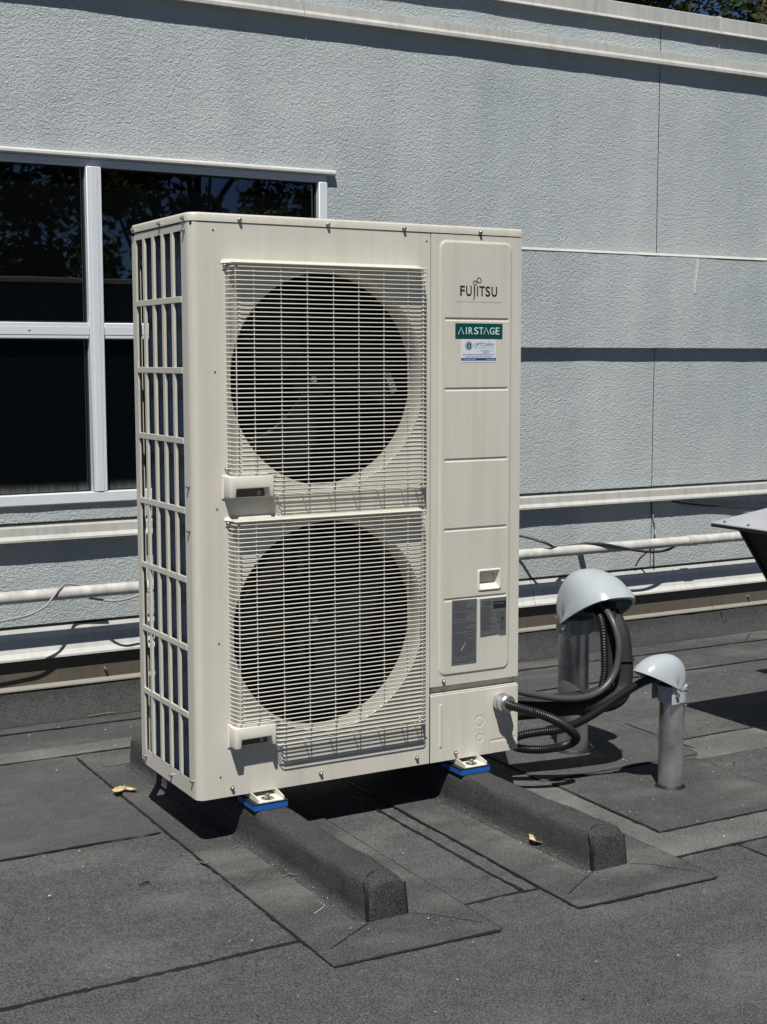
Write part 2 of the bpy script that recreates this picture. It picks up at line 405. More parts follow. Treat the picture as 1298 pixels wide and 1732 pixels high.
def wob(x, y, a=.004, s=9): return a*noise.noise(Vector((x*s, y*s, 3.1)))
def sheet(name, poly, z, m, parent, th=.008, wobble=.0025, smoothing=True):
    pts = []
    for (a, b) in zip(poly, poly[1:]+poly[:1]):
        L = math.hypot(b[0]-a[0], b[1]-a[1]); n = max(1, min(120, int(L/.03)))
        for k in range(n):
            t = k/n; x = a[0]+(b[0]-a[0])*t; y = a[1]+(b[1]-a[1])*t
            pts.append((x+wob(x, y, wobble), y+wob(y+5, x, wobble)))
    return MB().prism(pts, 'z', z-th, z).build(name, m, parent)
def bead(path, w, z, parent, name='bitumen_seam', h=.0016, rough=.7):
    pts = resample([Vector((p[0], p[1], 0)) for p in path], .008)
    vs = []; fs = []
    for i, p in enumerate(pts):
        t = (pts[min(i+1, len(pts)-1)]-pts[max(0, i-1)]).normalized(); nn = Vector((-t.y, t.x, 0))
        ww = w*1.05*(.8+rough*noise.noise(p*30)+.55*rough*noise.noise(p*120)); ww = max(ww, w*.15)
        c = p+nn*(wob(p.x, p.y, .0055, 7)+.0016*noise.noise(p*45))
        for q, hh in ((-1, 0), (-.5, .8), (.5, .8), (1, 0)):
            v = c+nn*ww*q*.5; vs.append((v.x, v.y, z+h*hh))
    for i in range(len(pts)-1):
        for k in range(3): fs.append((i*4+k, i*4+k+1, i*4+5+k, i*4+4+k))
    return MB().add(vs, fs).build(name, M_bit, parent, 60)

ya = lambda x: 1.315-.024*x          # lap seams near the wall run a touch out of square
yb = lambda x: .985-.012*x
rows = [(-14, -10.6), (-10.6, -8.6), (-8.6, -6.6), (-6.6, -4.6), (-4.6, -2.6), (-2.6, -1.6), (-1.6, -.605)]
for i, (a, b) in enumerate(rows):
    sheet('membrane_sheet', [(-14, a), (16, a), (16, b), (-14, b)], -.001-.002*(i % 2), M_mem, roof)
    if i: bead([(-14 if a > -4 else -6, a), (16 if a > -4 else 8, a)], .011, .0, roof)
sheet('membrane_sheet', [(-14, -.605), (-.02, -.605), (-.02, .187), (-14, .187)], -.002, M_mem, roof)
sheet('membrane_sheet', [(-14, .187), (-.02, .187), (-.02, yb(0)), (-14, yb(-14))], 0, M_mem, roof)
sheet('membrane_sheet', [(-.02, -.605), (.542, -.605), (.542, yb(.5)), (-.02, yb(0))], -.001, M_mem, roof)
sheet('membrane_sheet', [(.542, -.605), (16, -.605), (16, yb(16)), (.542, yb(.54))], -.002, M_mem, roof)
sheet('membrane_sheet', [(-14, yb(-14)), (16, yb(16)), (16, ya(16)), (-14, ya(-14))], -.0005, M_mem2, roof)
sheet('membrane_sheet', [(-14, ya(-14)), (16, ya(16)), (16, 1.6), (-14, 1.6)], .001, M_mem2, roof)
sheet('membrane_sheet', [(.985, -.603), (16, -.603), (16, -.455), (1.08, -.455), (1.085, .03), (.985, .03)], -.0004, M_mem3, roof, .006)
sheet('membrane_sheet', [(1.61, .0), (16, -.02), (16, .185), (1.72, .19), (1.66, .04)], -.0004, M_mem3, roof, .006)
sheet('membrane_sheet', [(-14, yb(-14)+.002), (.4, yb(.4)+.002), (.4, 1.10), (-14, 1.12)], .0003, M_mem3, roof, .006)
bead([(-4, -.602), (-.015, -.602)], .015, .0, roof)
bead([(.37, -.605), (.6, -.61)], .012, .0, roof)
bead([(.975, -.612), (5, -.612)], .011, .0, roof)
bead([(1.198, -.615), (1.204, -1.6)], .009, .0, roof)
bead([(-4, .19), (-.03, .183)], .010, .0015, roof)
bead([(-4, yb(-4)), (5, yb(5))], .010, .0015, roof)
bead([(-4, ya(-4)), (6, ya(6))], .010, .0025, roof)
bead([(.543, .2), (.541, -.3), (.548, -.6)], .010, .001, roof)
# turned-up membrane at the foot of the wall
cant = MB()
prof = [(1.40, .0025), (1.44, .006), (1.47, .017), (1.495, .038), (1.51, .062), (1.517, .088)]
def cantf(u, v):
    i = int(min(v, len(prof)-1)); y, z = prof[i]
    if i == len(prof)-1: z += .008*noise.noise(Vector((u*3.2, 1, 1)))+.006*noise.noise(Vector((u*9, 2, 1)))
    return (u, y+.002*noise.noise(Vector((u*6, i, 0))), z)
cant.grid(cantf, frange(-5, 9, 560), list(range(len(prof))))
cant.build('membrane_upstand', M_curb, roof, 60)
bead([(3.18, 1.38), (3.02, ya(3)+.005)], .004, .002, roof)
MB().tube([(3.125, 1.487, .036), (3.127, 1.503, .056), (3.128, 1.511, .08)], .003, 6).build('bitumen_seam', M_bit, roof)
# square flashing patches round the two conduit pipes
sheet('flashing_patch', [(1.085, -.455), (1.605, -.46), (1.618, -.003), (1.09, .02)], .0045, M_mem2, roof)
bead([(1.085, -.1), (1.083, -.457), (1.605, -.462)], .008, .002, roof)
bead([(1.604, -.45), (1.617, 0), (1.3, .015)], .005, .0035, roof)
sheet('flashing_patch', [(1.08, .05), (1.66, .04), (1.67, .53), (1.09, .54)], .004, M_mem, roof)
bead([(1.665, .05), (1.668, .53), (1.3, .535)], .006, .0028, roof)
bead([(1.70, .1), (1.704, .45)], .004, .0005, roof)
bead([(1.70, .197), (4, .185)], .009, .0005, roof)

# ================================================================== BUILDING
YW = 1.55
bld = thing('building', (2.5, YW, 0), 'grey stucco building with pale metal trims standing behind the unit', 'building')
def wallrect(mb, x0, x1, z0, z1, y, amp=1):
    nx = max(2, int((x1-x0)/.03)); nz = max(2, int((z1-z0)/.03))
    def f(u, v):
        e = smoothstep(0, .02, min(v-z0, z1-v)+.0001)
        return (u, y-amp*(.0022*noise.noise(Vector((u*3, v*3, y)))+.0014*noise.noise(Vector((u*13, v*13, y)))), v)
    mb.grid(f, frange(x0, x1, nx), frange(z0, z1, nz))
    mb.box(x0, x1, y+.008, y+.22, z0, z1)
JX = 2.742
for (x0, x1, z0, z1) in [(-4, JX-.0018, .29, .725), (1.16, JX-.0018, .725, 1.87), (-4, -1.46, .725, 1.87), (-4, JX-.0018, 1.87, 2.66), (JX+.0018, 7, .29, 2.66)]:
    w = MB(); wallrect(w, x0, x1, z0, z1, YW); w.build('stucco_panel', M_stucco, bld, 40)
MB().box(JX-.01, JX+.01, YW+.007, YW+.02, .3, 2.65).build('joint_filler', M_bit, bld)
w = MB(); wallrect(w, 1.19, 7, 1.259, 1.649, YW-.03)
w.build('stucco_band', M_stucco, bld, 40)
MB().prism([(YW-.0335, 1.6485), (YW-.031, 1.6465), (YW+.004, 1.655), (YW+.004, 1.662), (YW-.003, 1.6605)], 'x', 1.19, 7).build('band_cap', M_trim, bld)
# chalky run of paint under the band cap
st = MB(); pr = random.Random(3)
for k in range(26):
    z = 1.64-k*.0055; wd = .010*(1-k/30)+.004*pr.random(); cx = 2.945-.0006*k+.002*pr.random()
    st.box(cx-wd/2, cx+wd/2, YW-.0352, YW-.031, z-.006, z)
st.build('paint_drip', mat('chalk_drip', (.66, .68, .68), .8), bld)
# body behind the facade
MB().box(-4, 7, YW+.23, YW+4, -.3, 2.6).build('building_body', M_stucco, bld)

def run(prof, segs, name, m, gap=.0015):
    for a, b in segs: MB().prism(prof, 'x', a+gap, b-gap).build(name, m, bld)
# coping at the top of the wall
cop = [(YW-.018, 2.602), (YW-.026, 2.596), (YW-.027, 2.599), (YW-.020, 2.610), (YW-.020, 2.664), (YW-.008, 2.670), (YW+.4, 2.70), (YW+.4, 2.602)]
run(cop, [(-4, .35), (.35, 3.058), (3.058, 7)], 'coping', M_trim)
MB().prism([(YW-.0225, 2.606), (YW-.0225, 2.666), (YW-.008, 2.6735), (YW+.3, 2.698), (YW+.3, 2.606)], 'x', 3.05, 3.066).build('coping_joint_cover', M_white, bld)
# drip trims: upper and lower
def trim(z0, z1, p, lipz):
    return [(YW+.01, z1+.002), (YW-p*.72, z1-.004), (YW-p*.74, lipz+.004), (YW-p, lipz-.008), (YW-p, z0-.001), (YW-p*.8, z0+.001), (YW+.01, z0+.003)]
run(trim(2.438, 2.492, .036, 2.456), [(-4, 1.062), (1.062, 7)], 'drip_trim', M_trim)
run(trim(.603, .652, .042, .617), [(-4, 1.3), (1.3, 7)], 'drip_trim', M_trim)
MB().box(-4, 7, YW-.004, YW+.006, .656, .663).build('trim_sealant', M_bit, bld)
# base ledge flashing
led = [(YW+.01, .306), (YW-.006, .302), (YW-.010, .285), (YW-.026, .268), (YW-.030, .245), (YW-.036, .222), (YW-.046, .206), (YW-.046, .199), (YW-.036, .200), (YW-.02, .21), (YW+.01, .21)]
run(led, [(-4, 2.098), (2.098, 7)], 'ledge_flashing', M_white)
MB().box(-4, 7, YW-.007, YW+.003, .3025, .3105).build('trim_sealant', M_bit, bld)
# brown counterflashing with bent lip
bf = [(YW-.020, .24), (YW-.0235, .107), (YW-.036, .097), (YW-.034, .094), (YW-.02, .104), (YW-.005, .11), (YW-.005, .24)]
run(bf, [(-4, 3.084), (3.084, 7)], 'counterflashing', M_brown)
for a, b in [(-4, 3.084), (3.084, 7)]:
    MB().prism([(YW-.0242, .108), (YW-.0372, .0975), (YW-.0372, .093), (YW-.0242, .1015)], 'x', a+.0015, b-.0015).build('flashing_lip', M_brownlip, bld)
for x in (.27, 3.30):
    MB().lathe([(.007, 0), (.007, .003), (.004, .007), (.004, .016)], (x, YW-.022, .135), 'y', 10).build('flashing_screw', M_steel, bld, 40)

# window
win = MB().box(-1.5, 1.2, YW+.12, YW+.14, .70, 1.89).build('window', M_dark, bld)
WX0, WX1 = -1.455, 1.161
def wb(name, x0, x1, z0, z1, y0=YW-.012, y1=YW+.10, bev=.003, m=M_vinyl):
    return MB().box(x0, x1, y0, y1, z0, z1, bev, 1).build(name, m, win, 40)
wb('window_head', WX0, WX1, 1.860, 1.886, YW-.004)
wb('window_sill', WX0, WX1, .721, .758, YW-.014)
wb('window_jamb', 1.126, WX1, .757, 1.861)
wb('window_jamb', WX0, WX0+.036, .757, 1.861)
for x in (.246, -.634):
    wb('mullion', x, x+.052, .7575, 1.8605, YW-.014)
    MB().box(x+.014, x+.038, YW-.0165, YW-.012, .759, 1.859, .001, 1).build('mullion_cover', M_vinyl, win)
for a, b in ((-1.42, -.6345), (-.5815, .2455), (.2985, 1.1255)):
    wb('transom', a, b, 1.2815, 1.3365, YW-.011)
    MB().box(a+.001, b-.001, YW-.0125, YW-.009, 1.296, 1.322).build('transom_cover', M_vinyl, win)
    for z0, z1 in ((.7575, 1.2815), (1.3365, 1.8605)):
        MB().box(a-.004, b+.004, YW+.022, YW+.028, z0-.004, z1+.004).build('pane', M_glass, win)
        g = MB()
        for q in ((a, a+.005, z0, z1), (b-.005, b, z0, z1), (a+.005, b-.005, z0, z0+.005), (a+.005, b-.005, z1-.005, z1)):
            g.box(q[0], q[1], YW+.012, YW+.0215, q[2], q[3])
        g.build('gasket', M_padblk, win)
    cx = a+(b-a)*(.28 if b > 1 else .75)
    MB().box(cx-.004, cx+.004, YW-.0133, YW-.012, 1.3075, 1.3105).build('weep_slot', M_dark, win)
MB().prism([(YW+.01, 1.905), (YW-.018, 1.9045), (YW-.024, 1.899), (YW-.024, 1.889), (YW-.02, 1.8865), (YW+.01, 1.8865)], 'x', WX0-.033, WX1+.033, .0015, 1).build('window_hood', M_white, win)

# pipe run along the wall and its cables
PY, PZ, PR = YW-.106, .428, .0215
wp = thing('wall_pipe', (2.0, PY, PZ), 'white painted pipe running low along the stucco wall', 'pipe')
MB().tube([(-4, PY, PZ), (7, PY, PZ)], PR, 20).build('pipe', M_pipe, wp, 40)
for x in (2.905, .95):
    MB().lathe([(PR, 0), (PR+.0025, .001), (PR+.0025, .045), (PR, .046)], (x, PY, PZ), 'x', 20).build('coupling', M_pipe, wp, 40)
for x in (-1.2, .6, 2.35, 4.1):
    MB().box(x-.012, x+.012, PY+PR*.6, YW-.001, PZ-.02, PZ+.008).build('bracket', M_steel, wp)
def cable(pts, r, m, label, n=14, group=None):
    p = spline(pts, n); o = MB().tube(p, r, 7).build('cable', m, None, 60, loc=p[0]); return tag(o, label, 'cable', group)
yc = PY-PR-.005
cable([(-.45, yc-.01, .33), (-.25, yc-.01, .345), (-.1, yc-.012, .362), (-.03, yc-.012, .372), (.03, yc-.008, .395), (.06, yc-.002, .425), (.09, yc+.012, .45), (.13, PY+.02, .455), (.25, PY+.03, .43)], .0042, M_cableg, 'thin grey cable wrapped over the wall pipe at the far left')
cable([(.2, PY+.028, .40), (.27, yc+.004, .392), (.33, yc-.002, .398), (.40, yc-.004, .42), (.45, yc+.002, .44), (.49, PY-.01, .452), (.56, PY+.02, .45)], .0042, M_cableg, 'thin cable coiled round the wall pipe just left of the unit')
cable([(1.95, YW-.03, .50), (2.02, YW-.06, .495), (2.09, yc+.01, .47), (2.14, PY-.006, .449), (2.22, PY+.03, .44)], .0055, M_cable, 'black cable arching over the wall pipe beside the unit')
cable([(2.22, PY+.03, .44), (2.3, PY, .4515), (2.38, yc+.004, .447), (2.46, yc-.003, .43), (2.54, yc-.004, .412), (2.64, yc+.004, .397), (2.74, PY+.0, .395), (2.83, PY+.03, .41)], .0058, M_cable, 'black cable lying slack along the wall pipe above the hooded pipe')
cable([(2.742, YW-.006, .603), (2.744, YW-.008, .55), (2.748, YW-.010, .515), (2.757, YW-.013, .485), (2.75, YW-.02, .462), (2.735, YW-.045, .45), (2.715, PY+.025, .44)], .0036, M_cableg, 'grey cable hanging down the wall joint to the pipe')
cable([(2.68, PY+.028, .40), (2.665, YW-.03, .36), (2.645, YW-.016, .322)], .0036, M_cable, 'short black cable end hanging below the wall pipe')
cable([(2.85, YW-.012, .592), (2.95, YW-.014, .575), (3.1, YW-.016, .558), (3.4, YW-.018, .535), (3.8, YW-.018, .52)], .0045, M_cable, 'black cable sloping down the wall under the right end of the trim')

# ================================================================== CURBS
def curb(cx, label):
    ce = lambda y: cx-.034*y
    t = thing('roof_curb', (ce(-.58), -.58, 0), label, 'curb', 'curbs carrying the unit')
    prof = [(-.072, .0045), (-.058, .006), (-.052, .012), (-.050, .028), (-.0485, .068), (-.0465, .080), (-.041, .0885), (-.031, .0925), (0, .0932),
            (.031, .0925), (.041, .0885), (.0465, .080), (.0485, .068), (.050, .028), (.052, .012), (.058, .006), (.072, .0045)]
    ys = frange(-.585, .79, 70)
    mb = MB()
    def f(i, y):
        x, z = prof[int(i)]; e = 1-.10*smoothstep(-.56, -.586, y)
        nz = noise.noise(Vector((x*40+cx*9, y*9, z*30)))*.0044+noise.noise(Vector((x*15+cx*9, y*26, z*20)))*.0020
        return (ce(y)+x*e+nz, y, z*(1-.04*smoothstep(-.565, -.586, y))+nz*(1 if z > .08 else .3))
    mb.grid(f, list(range(len(prof))), ys)
    n = len(prof); mb.f.append(tuple(range(n))); mb.f.append(tuple(len(ys)*n-n+k for k in range(n)))
    mb.build('curb_block', M_curb, t, 50)
    # separate end piece folded over the nose
    fl = MB(); y0, y1 = -.578, -.598
    ep = [(-.045, .003), (-.0455, .05), (-.0445, .070), (-.038, .084), (-.025, .0925), (0, .0958), (.025, .0925), (.039, .083), (.0480, .070), (.050, .05), (.051, .003)]
    def g(i, k):
        x, z = ep[int(i)]; k = int(k)
        yy = (-.548+.022*(abs(x)/.045)**2, -.570, -.586, -.5955, -.598)[k]; s = (1.0, 1.0, .995, .95, .86)[k]
        xx = x*(s if z > .01 else s*.5+.5)
        return (ce(-.585)+xx+.0022*noise.noise(Vector((x*60, k, cx))), yy+.0030*noise.noise(Vector((x*45, z*45, cx))), z*(s if z > .01 else 1)+.0008)
    fl.grid(g, list(range(len(ep))), [0, 1, 2, 3, 4]); fl.f.append(tuple(4*len(ep)+k for k in range(len(ep))))
    fl.build('end_flap', M_curb, t, 55)
    c0 = ce(-.585)
    MB().tube([(c0-.0465, -.592, .002), (c0-.048, -.591, .02), (c0-.0465, -.589, .045), (c0-.046, -.585, .07), (c0-.041, -.574, .084)], [.0055, .0038, .0055, .004, .0075], 6).build('bitumen_seam', M_bit, t, 60)
    MB().tube(spline([(c0-.04, -.572, .0845), (c0-.025, -.556, .0935), (c0, -.549, .0955), (c0+.025, -.556, .093)], 5), .0017, 5).build('bitumen_seam', M_bit, t, 60)
    MB().tube([(c0+.0475, -.589, .075), (c0+.0505, -.591, .04), (c0+.053, -.593, .004)], .0024, 6).build('bitumen_seam', M_bit, t, 60)
    # flashing skirt on the roof with mitred corners
    xl, xr = cx-.192, cx+.203
    sheet('flashing_skirt', [(xl, .80), (xl-.002, .1), (xl, -.752), (xr+.004, -.765), (xr, -.1), (xr, .80)], .0045, M_mem2, t)
    bead([(xl, .95 if cx < .5 else .8), (xl-.003, .3), (xl, -.2), (xl+.001, -.753)], .010, .002, t)
    bead([(xl, -.753), (cx, -.757), (xr+.004, -.767)], .010, .002, t)
    bead([(xr+.003, -.765), (xr, -.2), (xr, .2)], .004, .0035, t)
    bead([(c0-.052, -.600), (xl+.03, -.68)], .004, .0045, t)
    bead([(c0+.058, -.60), (c0+.1, -.632), (xr-.02, -.72)], .0022, .0045, t)
    return t
curb(.177, 'membrane wrapped curb under the left foot, nearest the camera')
curb(.787, 'membrane wrapped curb under the right foot, beside the conduit pipes')
bead([(-.015, .80), (.135, .815)], .007, .003, roof)

# blue vibration pads between the feet and the curbs
for k, (x, y, lab) in enumerate([(.177, .006, 'blue and black vibration pad under the front left foot'), (.787, .006, 'blue and black vibration pad under the front right foot'),
                                 (.165, .385, 'blue and black vibration pad under the rear left foot'), (.775, .385, 'blue and black vibration pad under the rear right foot')]):
    t = thing('vibration_pad', (x, y, .093), lab, 'pad', 'vibration pads under the feet')
    a, b, c, d = x-.047, x+.047, y-.052, y+.052
    MB().box(a, b, c, d, .0925, .0955, .001, 1).build('rubber_layer', M_padblk, t)
    MB().box(a+.001, b-.001, c+.001, d-.001, .0955, .1085).build('foam_layer', M_blue, t)
    MB().box(a, b, c, d, .1085, .1125, .001, 1).build('rubber_layer', M_padblk, t)

# ================================================================== OUTDOOR UNIT
W, D, Z0, ZL, ZT = .954, .40, .128, 1.536, 1.558
unit = thing('outdoor_unit', (.477, .2, Z0), 'tall beige two-fan outdoor heat pump unit standing on the roof curbs', 'heat pump')
# lid
lid = MB()
def rrect(x0, x1, y0, y1, r, n=6):
    out = []
    for cx, cy, a0 in ((x0+r[0], y0+r[0], 180), (x1-r[1], y0+r[1], 270), (x1-r[2], y1-r[2], 0), (x0+r[3], y1-r[3], 90)):
        rr = r[[(180), 270, 0, 90].index(a0)]
        for k in range(n+1):
            a = R(a0+90*k/n); out.append((cx+rr*math.cos(a), cy+rr*math.sin(a)))
    return out
loops = []
for ins, z in ((0, ZL+.0015), (0, ZT-.006), (.001, ZT-.003), (.003, ZT-.0008), (.007, ZT), (.03, ZT+.0005)):
    loops.append([(x, y, z) for x, y in rrect(-.002+ins, W+.0025-ins, -.002+ins, D+.002-ins, (.024, .006, .006, .012))])
n = len(loops[0]); lv = [v for q in loops for v in q]
lf = [(i*n+k, i*n+(k+1) % n, (i+1)*n+(k+1) % n, (i+1)*n+k) for i in range(len(loops)-1) for k in range(n)]+[tuple((len(loops)-1)*n+k for k in range(n)), tuple(range(n-1, -1, -1))]
lid.add(lv, lf); lid.build('lid', M_beige, unit, 40)
MB().box(.004, W-.004, .004, D-.004, ZL-.006, ZL+.0012).build('lid_gasket', M_dark, unit)
# rounded front left corner post
cp = [(0, .054), (0, .021)]+[(.021-.021*math.cos(R(90*k/8)), .021-.021*math.sin(R(90*k/8))) for k in range(1, 9)]+[(.034, 0)]
ci = [(x+.0015 if i < 2 else x+.001, y+.0015) for i, (x, y) in enumerate(cp)]
MB().prism(cp+[(.034, .0015), (.0015, .054)], 'z', Z0, ZL).build('corner_post', M_beige, unit, 35)
# front panel with two bell-mouth openings
FC = [(.3735, 1.160), (.3725, .533)]
fp = MB(); XP0, XP1 = .034, .666
RB = .274; N = 128
sq = .282
def cellring(cx, cz, x0, x1, z0, z1):
    ring = []; outer = []
    for k in range(N):
        a = 2*math.pi*k/N; c, s_ = math.cos(a), math.sin(a)
        ring.append((cx+RB*c, 0, cz+RB*s_))
        tx = ((x1-cx) if c > 0 else (x0-cx))/c if abs(c) > 1e-9 else 1e9
        tz = ((z1-cz) if s_ > 0 else (z0-cz))/s_ if abs(s_) > 1e-9 else 1e9
        t = min(tx, tz); outer.append((cx+t*c, 0, cz+t*s_))
    for (ex, ez) in ((x0, z0), (x1, z0), (x1, z1), (x0, z1)):
        k = min(range(N), key=lambda q: (outer[q][0]-ex)**2+(outer[q][2]-ez)**2); outer[k] = (ex, 0, ez)
    fp.add(ring+outer, [(k, (k+1) % N, N+(k+1) % N, N+k) for k in range(N)])
cells = []
for cx, cz in FC:
    c_ = (cx-sq, cx+sq, cz-sq, cz+sq); cells.append(c_); cellring(cx, cz, *c_)
def fq(x0, x1, z0, z1): fp.add([(x0,0,z0),(x1,0,z0),(x1,0,z1),(x0,0,z1)], [(0,1,2,3)])
for c_ in cells: fq(XP0, c_[0], c_[2], c_[3]); fq(c_[1], XP1, c_[2], c_[3])
fq(XP0, XP1, cells[0][3], ZL); fq(XP0, XP1, cells[1][3], cells[0][2]); fq(XP0, XP1, Z0, cells[1][2])
fp.box(XP0, XP1, .0005, .012, Z0, Z0+.0015)
front = fp.build('front_panel', M_beige, unit, fix=False)
for p in front.data.polygons:
    pass
bm = bmesh.new(); bm.from_mesh(front.data)
for f_ in bm.faces:
    if f_.normal.y > .5 and abs(f_.calc_center_median().y+ORG[unit.name].y) < .0003: f_.normal_flip()
bm.to_mesh(front.data); bm.free()
for i, (cx, cz) in enumerate(FC):
    b = MB(); pr_ = [(RB+.001, .0004), (RB-.0005, .0018), (RB-.004, .008), (RB-.0065, .02), (RB-.007, .045), (RB-.005, .07)]
    vs = []; nn = 128
    for r, y in pr_:
        for k in range(nn):
            a = 2*math.pi*k/nn; vs.append((cx+r*math.cos(a), y, cz+r*math.sin(a)))
    b.add(vs, [(j*nn+k, j*nn+(k+1) % nn, (j+1)*nn+(k+1) % nn, (j+1)*nn+k) for j in range(len(pr_)-1) for k in range(nn)])
    b.build('bell_mouth', M_beige, unit, 60)
    # pressed visor above the opening
    ze = (1.441, .821)[i]; v = MB(); gy = .041
    us = frange(.080, .640, 80)
    def ev(u): return smoothstep(.080, .100, u)*smoothstep(.640, .620, u)
    v.grid(lambda u, a: (u, -.0004-gy*ev(u)*(1-math.cos(R(a))), ze+.011*(1-math.sin(R(a)))), us, frange(0, 90, 12))
    v.grid(lambda u, t: (u, -.0004-gy*ev(u)*(1-t), ze-.0012-.0016*t-.0*u), us, [0, .06, 1])
    v.grid(lambda u, t: (u, -.0004-gy*ev(u), ze-.0012*t), us, [0, 1])
    v.build('visor', M_beige, unit, 40)

# guards: each wire a piece of its own
def hwire(x0, x1, y=-.041, r=.00125):
    p = [(x0-.006, .001, 0), (x0-.004, -.012, 0), (x0-.001, -.030, 0), (x0+.003, y+.003, 0), (x0+.010, y, 0), (x1-.012, y, 0), (x1-.005, y+.003, 0), (x1-.001, y+.012, 0), (x1+.001, -.012, 0), (x1+.002, .001, 0)]
    return MB().tube(p, r, 6)
VX = [.1005, .148, .220, .291, .363, .434, .506, .577, .620]
for i, (ztop, zbot, hz) in enumerate(((1.441, .884, .932), (.821, .254, .312))):
    g = MB().tube([(.088, -.0435, ztop-.0005), (.628, -.0435, ztop-.0005)], .0022, 8).build('wire_guard', M_wire, unit, 60)
    xa, xb = (.097, .638) if i == 0 else (.096, .637)
    full = half = None
    z = ztop-.0095
    while z > zbot-.002:
        if z > hz:
            if full is None: full = first(hwire(xa, xb), 'wire', M_wire, g, (0, 0, z), 60); ORG[full.name] = Vector((0,0,0))
            else: inst(full, g, (0, 0, z))
        else:
            if half is None: half = first(hwire(.203, xb), 'wire', M_wire, g, (0, 0, z), 60)
            else: inst(half, g, (0, 0, z))
        z -= .01075
    for x in VX:
        low = hz if x < .20 else zbot
        pts = [(0, -.042, ztop), (0, -.0385, ztop-.006), (0, -.0385, low+.006), (0, -.036, low-.001), (0, -.03, low-.005), (0, .001, low-.007)]
        first(MB().tube(pts, .0014, 6), 'wire', M_wire, g, (x, 0, 0), 60)
    for zz in (zbot-.006, ):
        MB().tube([(.203, -.031, zz), (.632, -.031, zz)], .0016, 6).build('wire', M_wire, g, 60)
    MB().tube([(.20, -.010, zbot-.009), (.634, -.010, zbot-.009)], .0016, 6).build('wire', M_wire, g, 60)
    for x in (.0990, .633):
        MB().tube([(x-.004 if x < .3 else x+.006, -.012, ztop-.004), (x-.004 if x < .3 else x+.006, -.012, (hz if x < .3 else zbot))], .0013, 6).build('wire', M_wire, g, 60)
    MB().tube([(.205, -.012, hz), (.205, -.012, zbot)], .0013, 6).build('wire', M_wire, g, 60)
    # shallow inner ring wire
    # corner tabs with screws
    for (tx, tz) in ((.089, ztop-.006), (.643, ztop-.02), (.640, zbot+.0)):
        MB().box(tx-.007, tx+.007, -.003, -.0005, tz-.009, tz+.008, .001, 1).build('guard_tab', M_wire, g)

# handles in front of each guard's lower left corner
for (x0, x1, z0, z1) in ((.0775, .1945, .878, .9295), (.0835, .1945, .257, .309)):
    h = MB().prism([(x0, z0), (x0+.0165, z0), (x0+.0185, z0+.0215), (x1-.0125, z0+.0225), (x1-.0085, z0), (x1, z0), (x1, z1), (x0, z1)], 'y', -.042, -.003, .0028, 2).build('handle', M_beige2, unit, 40)
    MB().box(x0-.004, x1+.003, -.0035, -.0006, z0-.004, z1+.003, .0012, 1).build('handle_flange', M_beige2, h)
    MB().box(x0+.016, x1-.009, -.0075, -.0036, z0-.001, z0+.024).build('grip_recess', mat('handle_recess_grey', (.10, .10, .095), .6) if 'handle_recess_grey' not in bpy.data.materials else bpy.data.materials['handle_recess_grey'], h)
    MB().lathe([(.006, 0), (.006, .002), (.003, .003)], (x1-.026, -.0076, z0+.008), 'y', 10).build('handle_screw', M_steel, h)

# service panel: raised rounded field with pressed grooves and a recessed pull
SX0, SX1, SZ0, SZ1 = .6685, W, .336, ZL-.001
EX0, EX1, EZ0, EZ1, ER = .6945, .9215, .363, 1.519, .021
GZ = [1.3155, 1.132, .944, .758, .569]
PU = (.816, .893, .585, .645)
def field(x, z):
    dx = max(EX0+ER-x, x-(EX1-ER), 0); dz = max(EZ0+ER-z, z-(EZ1-ER), 0)
    if dx > 0 and dz > 0: dd = ER-math.hypot(dx, dz)
    else: dd = min(x-EX0, EX1-x, z-EZ0, EZ1-z)
    h = .0032*smoothstep(-.0015, .0045, dd)
    if .709 < x < .911:
        for q in GZ:
            if abs(z-q) < .008:
                e = min(1, (x-.709)/.004, (.911-x)/.004)
                h -= .0026*e*(1-smoothstep(.0015, .0048, abs(z-q)))
    return h
sp = MB()
xs = sorted(set([SX0, SX1]+frange(EX0-.003, EX0+.024, 12)+frange(EX1-.024, EX1+.003, 12)+frange(EX0+.024, EX1-.024, 30)+[PU[0], PU[1]]))
zs = sorted(set([SZ0, SZ1]+frange(EZ0-.003, EZ0+.024, 12)+frange(EZ1-.024, EZ1+.003, 12)+frange(EZ0+.024, EZ1-.024, 60)+[PU[2], PU[3]]+[q+d for q in GZ for d in (-.006, -.0048, -.0036, -.0025, -.0015, 0, .0015, .0025, .0036, .0048, .006)]))
nx = len(xs); sp.v = [(x, -.0005-field(x, z), z) for z in zs for x in xs]
for j in range(len(zs)-1):
    for i in range(nx-1):
        cx, cz = (xs[i]+xs[i+1])/2, (zs[j]+zs[j+1])/2
        if PU[0] < cx < PU[1] and PU[2] < cz < PU[3]: continue
        sp.f.append((j*nx+i, j*nx+i+1, (j+1)*nx+i+1, (j+1)*nx+i))
svc = sp.build('service_panel', M_beige, unit, 50)
MB().box(SX0, SX1-.0002, .0005, .014, SZ0, SZ0+.0015).box(SX0, SX0+.0012, .0002, .014, SZ0+.002, SZ1).build('panel_return', M_beige, svc)
